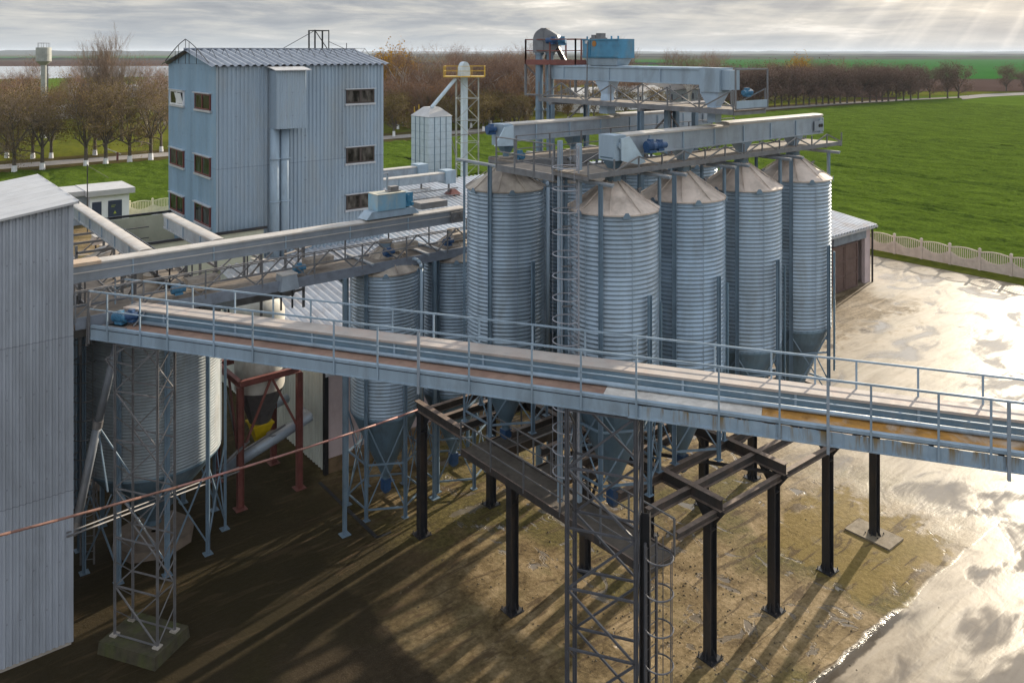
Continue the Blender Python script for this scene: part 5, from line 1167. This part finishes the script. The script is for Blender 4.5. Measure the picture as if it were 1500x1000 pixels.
# small debris and clods of mud in the yard
rnd = random.Random(5); mb = MB()
CL = mat('mud_clod', (.10, .075, .045), .95, 0, .3, 8)
for i in range(900):
    if rnd.random() < .55: a, b = rnd.uniform(15.5, 26), rnd.uniform(9, 27)
    else: a, b = rnd.gauss(24, 2.5), rnd.gauss(19.5, 2.6)
    s_ = rnd.uniform(.015, .06); an = rnd.uniform(0, 3); c_, q_ = math.cos(an)*s_, math.sin(an)*s_; h_ = s_*rnd.uniform(.3, .9)
    mb.add([(a-c_, b-q_, -.01), (a+q_, b-c_, -.01), (a+c_, b+q_, -.01), (a-q_, b+c_, -.01), (a+c_*.2, b+q_*.3, h_)], [(0, 1, 4), (1, 2, 4), (2, 3, 4), (3, 0, 4)])
o = mb.build('mud_clods', CL); o['kind'] = 'stuff'

# ------------------------------------------------------------------ trees
def leaf_mat(name, a, b):
    m = bpy.data.materials.new(name); m.use_nodes = True; t = NT(m.node_tree); t.n.clear()
    oi = t.node('ShaderNodeObjectInfo').outputs['Random']; gp = t.node('ShaderNodeNewGeometry').outputs['Position']
    c = t.ramp(t.math('ADD', t.math('MULTIPLY', t.noise(gp, .9, 3, .6), .6), t.math('MULTIPLY', oi, .4)), [(.25, a), (.7, b)])
    bs = t.node('ShaderNodeBsdfPrincipled', ins={'Base Color': c, 'Roughness': .9, 'Specular IOR Level': .1})
    t.l.new(bs.outputs[0], t.node('ShaderNodeOutputMaterial').inputs[0]); return m
TWIG = leaf_mat('twig_brown', (.12, .088, .066), (.24, .18, .135))
TWIGR = leaf_mat('twig_red_brown', (.15, .10, .078), (.27, .185, .145))
LFO = leaf_mat('leaf_olive_brown', (.11, .085, .028), (.22, .15, .05))
LFR = leaf_mat('leaf_russet', (.18, .095, .048), (.33, .18, .085))
LFY = leaf_mat('leaf_golden', (.34, .19, .015), (.58, .33, .03))
LFG = leaf_mat('needle_green', (.012, .030, .012), (.030, .065, .022))
LFD = leaf_mat('leaf_dark_purple', (.11, .070, .056), (.22, .14, .11))
def tree_proto(seed, h, th, spread, lf, twm, bark, nleaf=900, ltw=1.0, up=.55, tips=5, birch=False, band=False, conifer=False, lsz=.16, depth=4):
    rn = random.Random(seed); tk = MB(); tw = MB(); lv = MB(); ends = []
    def tri(mb, p, q, r0, r1):
        d = (q-p).normalized(); a = d.cross(Vector((.3, .2, 1)) if abs(d.z) < .9 else Vector((1, .2, 0))).normalized(); b = d.cross(a)
        vs = [p+a*r0, p+(a*-.5+b*.87)*r0, p+(a*-.5-b*.87)*r0, q+a*r1, q+(a*-.5+b*.87)*r1, q+(a*-.5-b*.87)*r1]
        mb.add(vs, [(0, 1, 4, 3), (1, 2, 5, 4), (2, 0, 3, 5)])
    def grow(p, d, L_, r_, lev):
        seg = 3; q = p
        for i in range(seg):
            d = (d+Vector((rn.gauss(0, .13), rn.gauss(0, .13), rn.gauss(.03, .1)))).normalized(); q2 = q+d*L_/seg
            mb = tk if lev < 2 else tw
            if lev < 2: mb.tube(q, q2, r_*(1-.25*i), 6, r_*(1-.25*(i+1)), caps=False)
            else: tri(mb, q, q2, r_*(1-.25*i), r_*(1-.25*(i+1)))
            q = q2
            if lev < depth:
                for _ in range((rn.choice((1, 2, 2)) if lev else 2) if i else 1):
                    ax = Vector((rn.gauss(0, 1), rn.gauss(0, 1), rn.gauss(up*.6, .5))).normalized()
                    nd = (d*.75+ax*(.75 if lev else .95)).normalized(); nd.z = nd.z*.8+up*.28
                    grow(q, nd.normalized(), L_*rn.uniform(.5, .72), r_*(.5 if lev else .45), lev+1)
            if lev >= depth-1: ends.append((q, d))
    if conifer:
        tk.tube((0, 0, 0), (0, 0, h), .22, 7, .03)
        for i in range(int(h*16)):
            z_ = rn.uniform(.12, 1)**.85*h; rr = (h-z_)/h*spread*rn.uniform(.55, 1.1)+.1; a = rn.uniform(0, 6.28)
            e_ = Vector((math.cos(a)*rr, math.sin(a)*rr, z_-rr*.28)); s_ = Vector((0, 0, z_)); w_ = Vector((-math.sin(a), math.cos(a), 0))
            for u in (.45, .75, 1.0):
                c_ = s_.lerp(e_, u); k = rr*.22*(1.2-u*.5)+.12; lv.add([c_-w_*k, c_+(e_-s_)*.22, c_+w_*k, c_-Vector((0, 0, k*.9))], [(0, 1, 2), (0, 2, 3)])
    else:
        top = Vector((0, 0, th)); tk.tube((0, 0, 0), top, h*.022+.05, 8, h*.016+.04, caps=False)
        tk.tube((0, 0, 0), (0, 0, .5), h*.03+.06, 8, h*.022+.05, caps=False)
        n = tips
        for i in range(n):
            a = 6.28*i/n+rn.uniform(-.4, .4); lo = i % 3 == 1 and spread > .7; o_ = (spread*rn.uniform(.25, .55) if not lo else 2.2) if i else .08
            grow(top-Vector((0, 0, rn.uniform(0, .25)*th*(.5 if not lo else 1.4))), Vector((math.cos(a)*o_, math.sin(a)*o_, 1)).normalized(), (h-th)*(rn.uniform(.48, .62) if not lo else rn.uniform(.3, .38)), h*.011+.02, 0)
        for _ in range(nleaf):
            p, d = rn.choice(ends); p = p+Vector((rn.gauss(0, .28), rn.gauss(0, .28), rn.gauss(0, .25)))*ltw; s_ = lsz*rn.uniform(.5, 1.3)
            a = Vector((rn.gauss(0, 1), rn.gauss(0, 1), rn.gauss(0, 1))).normalized(); b = a.cross(Vector((rn.gauss(0, 1), rn.gauss(0, 1), .3))).normalized()
            lv.add([p-a*s_, p+b*s_*.7, p+a*s_, p-b*s_*.6], [(0, 1, 2, 3)])
    r = T('autumn_tree', '', 'tree', (0, 0, -500)); tr_ = tk.build('trunk', bark, r)
    if band: MB().tube((0, 0, .0), (0, 0, 1.15), h*.031+.05, 9, h*.025+.05, caps=False).build('whitewash_band', WHITE, tr_)
    cr_ = (lv if conifer else tw).build('crown', LFG if conifer else twm, r)
    if not conifer and nleaf: lv.build('leaves', lf, cr_)
    return r
PR = {}
PR['lime'] = [tree_proto(s, 13.5, 3.6, 1.25, LFO, TWIG, BARK, 3000, 1.7, .42, 7, band=True, lsz=.12) for s in (1, 2, 3)]
PR['row'] = [tree_proto(s, 13, 2.6, 1.1, LFD, TWIG, BARK, 3800, 2.1, .5, 7, lsz=.19) for s in (11, 12, 13)]
PR['wood'] = [tree_proto(s, 15, 3.0, .8, LFR, TWIGR, BARK, 2200, 1.5, .7, 6, lsz=.17) for s in (21, 22, 23)]
PR['birch'] = [tree_proto(s, 20, 5.0, .55, LFR, TWIGR, BIRCH, 700, 1.3, .8, 5, lsz=.14) for s in (31, 32)]
PR['poplar'] = [tree_proto(s, 18, 4.0, .28, LFR, TWIG, BARK, 260, .8, 1.7, 6, lsz=.10) for s in (71, 72, 73)]
PR['olive'] = [tree_proto(s, 9, 2.2, 1.3, LFO, TWIG, BARK, 3600, 1.4, .4, 6, band=True, lsz=.15) for s in (41, 42)]
PR['gold'] = [tree_proto(51, 14, 3.0, .5, LFY, TWIG, BARK, 4200, 1.6, .8, 5, lsz=.22)]
PR['spruce'] = [tree_proto(s, 15, 1, 3.0, None, None, BARK, conifer=True) for s in (61, 62)]
for k in PR['spruce']: k.name = 'spruce_tree'
for k in PR['birch']: k.name = 'birch_tree'
used = set()
rt = random.Random(8)
def plant(kind, x=None, y=None, sc_=1.0, label='', group=None, xyz=None):
    pr = rt.choice(PR[kind]); p = xyz if xyz is not None else G(x, y); s_ = sc_*rt.uniform(.93, 1.07)
    if pr.name not in used: o = pr; used.add(pr.name); o.location = (p.x, p.y, -.05); o.rotation_euler = (0, 0, rt.uniform(0, 6.28)); o.scale = (s_, s_, s_*rt.uniform(.95, 1.08)); o['label'] = label
    else: o = copy_tree(pr, (p.x, p.y, -.05), label, rt.uniform(0, 6.28), (s_, s_, s_*rt.uniform(.95, 1.08)))
    if group: o['group'] = group
    elif 'group' in o: del o['group']
    return o
g_ = 'whitewashed trees along the road at left'
for i, (x, y) in enumerate([(-18, 252), (21, 252.5), (62, 248), (126, 244.5), (155, 241), (190, 237), (221, 234)]): plant('lime', x, y, 1.02, ORD[i]+' whitewashed trunk tree from the left on the near side of the left road', g_)
for i, (x, y) in enumerate([(48, 232), (75, 231.5), (139, 227), (236, 222), (10, 231), (-30, 235)]): plant('lime', x, y, .9, ['whitewashed tree just left of the water tower foot across the road', 'leaning forked tree right of the water tower foot across the road', 'far side roadside tree above the barrier', 'far side roadside tree at the left edge of the blue tower', 'far side roadside tree near the left picture edge', 'far side roadside tree cut by the left picture edge'][i], g_)
WG = 'reddish bare trees of the mixed wood'
def wood(xr, yr, n, kinds, smin, smax, lab):
    for i in range(n):
        x = rt.uniform(*xr); y = rt.uniform(*yr); plant(rt.choice(kinds), x, y, rt.uniform(smin, smax), lab, WG)
wood((-20, 250), (150, 192), 46, ['wood', 'wood', 'birch'], .52, .74, 'bare reddish brown tree in the wood between the left road and the lake')
for x, y, s_ in ((146, 205, 1.05), (162, 204, 1.1), (178, 206, 1.0)): plant('poplar', x, y, s_, {146: 'left tall bare poplar rising above the wood and lake', 162: 'middle tall bare poplar rising above the wood and lake', 178: 'right tall bare poplar rising above the wood and lake'}[x])
wood((545, 800), (160, 182), 56, ['wood', 'wood', 'birch', 'wood'], .74, .98, 'bare reddish brown tree in the dense wood between the tower and the elevators')
wood((545, 800), (180, 190), 14, ['wood'], .7, .95, 'bare reddish brown tree in the dense wood between the tower and the elevators')
wood((800, 1060), (140, 160), 26, ['wood', 'birch'], .70, .95, 'bare brown tree behind the upper gallery')
for i, (x, y, s_) in enumerate([(592, 180, .96), (626, 181, .88), (640, 180, .85), (703, 180, .84), (745, 178, .82), (662, 178, .92)]): plant('birch', x, y, s_, ORD[i]+' pale stemmed birch from the tower among the dense wood', 'pale birches')
plant('gold', 577, 172, 1.42, 'golden crowned tree just right of the blue tower roof')
plant('gold', 1172, 141, 1.12, 'bright orange yellow tree above the right roadside row')
for i, (x, y, s_) in enumerate([(670, 168, 1.15), (713, 166, 1.08), (762, 172, .85), (745, 170, .95)]): plant('spruce', x, y, s_, ['dark spruce beside the yellow elevator platform', 'dark spruce tip right of the yellow elevator platform', 'dark green spruce left of the red platform', 'smaller dark spruce left of the red platform'][i], 'dark spruces')
OG = 'orchard trees with white bands beyond the road'
k = 0
for x, y in [(577, 200), (583, 189), (708, 192), (719, 183), (741, 184), (770, 180), (655, 191), (690, 187), (832, 176), (806, 180), (870, 176), (915, 173), (960, 170), (760, 187), (735, 178), (630, 186)]:
    plant('olive', x, y, 1.05 if x < 800 else .95, ORD[k]+' listed white banded fruit tree beyond the road', OG).__setitem__('label', 'white banded orchard tree, %s from the left beyond the road' % ordn(sorted([577, 583, 708, 719, 741, 770, 655, 690, 832, 806, 870, 915, 960, 760, 735, 630]).index(x))); k += 1
xs = []; x = 1052.0
while x < 1335: xs.append(x); x += rt.uniform(8, 12)
for i, x in enumerate(xs):
    t_ = (x-1060)/270; plant('row', x, 160.5-13.5*t_**.9 if t_ > 0 else 161, .98+.1*rt.random()-.02*t_, 'dark bare roadside tree, %s from the left in the right hand row' % ordn(i), 'dark roadside row at right')
for i, x in enumerate(range(1060, 1335, 13)):
    t_ = (x-1060)/270; plant('row', x+rt.uniform(-3, 3), 150-11*t_, .88, 'dark tree of the second line behind the right roadside row, %s from the left' % ordn(i), 'second line behind the right roadside row')
wood((1060, 1330), (126, 138), 26, ['wood', 'row'], .62, .95, 'low reddish wood tree behind the right roadside row')
for x, y, s_, lb in ((1345, 145, 1.0, 'tree at the right end of the dark roadside row'), (1362, 144, .86, 'smaller grey tree just past the end of the roadside row'), (1388, 144, 1.08, 'left half of the round dark tree pair standing alone in the field edge'), (1404, 143.5, 1.1, 'right half of the round dark tree pair standing alone in the field edge'), (1474, 134, .9, 'lone round tree at the far right by the track'), (1500, 133, .75, 'small tree cut by the right picture edge')): plant('row', x, y, s_, lb)
for ks in PR.values():
    for o in ks:
        if o.name not in used:
            for c in list(o.children):
                for d_ in list(c.children): bpy.data.objects.remove(d_)
                bpy.data.objects.remove(c)
            bpy.data.objects.remove(o)
# ------------------------------------------------------------------ haze over the plain
hm = bpy.data.materials.new('haze_air'); hm.use_nodes = True; t = NT(hm.node_tree); t.n.clear()
v_ = t.node('ShaderNodeVolumePrincipled', ins={'Color': (.80, .88, 1, 1), 'Density': .000055, 'Anisotropy': 0.0})
t.l.new(v_.outputs[0], t.node('ShaderNodeOutputMaterial').inputs['Volume'])
o = MB().box((-14000, -4000, -6), (34000, 36000, 60)).build('haze', hm); o['kind'] = 'stuff'
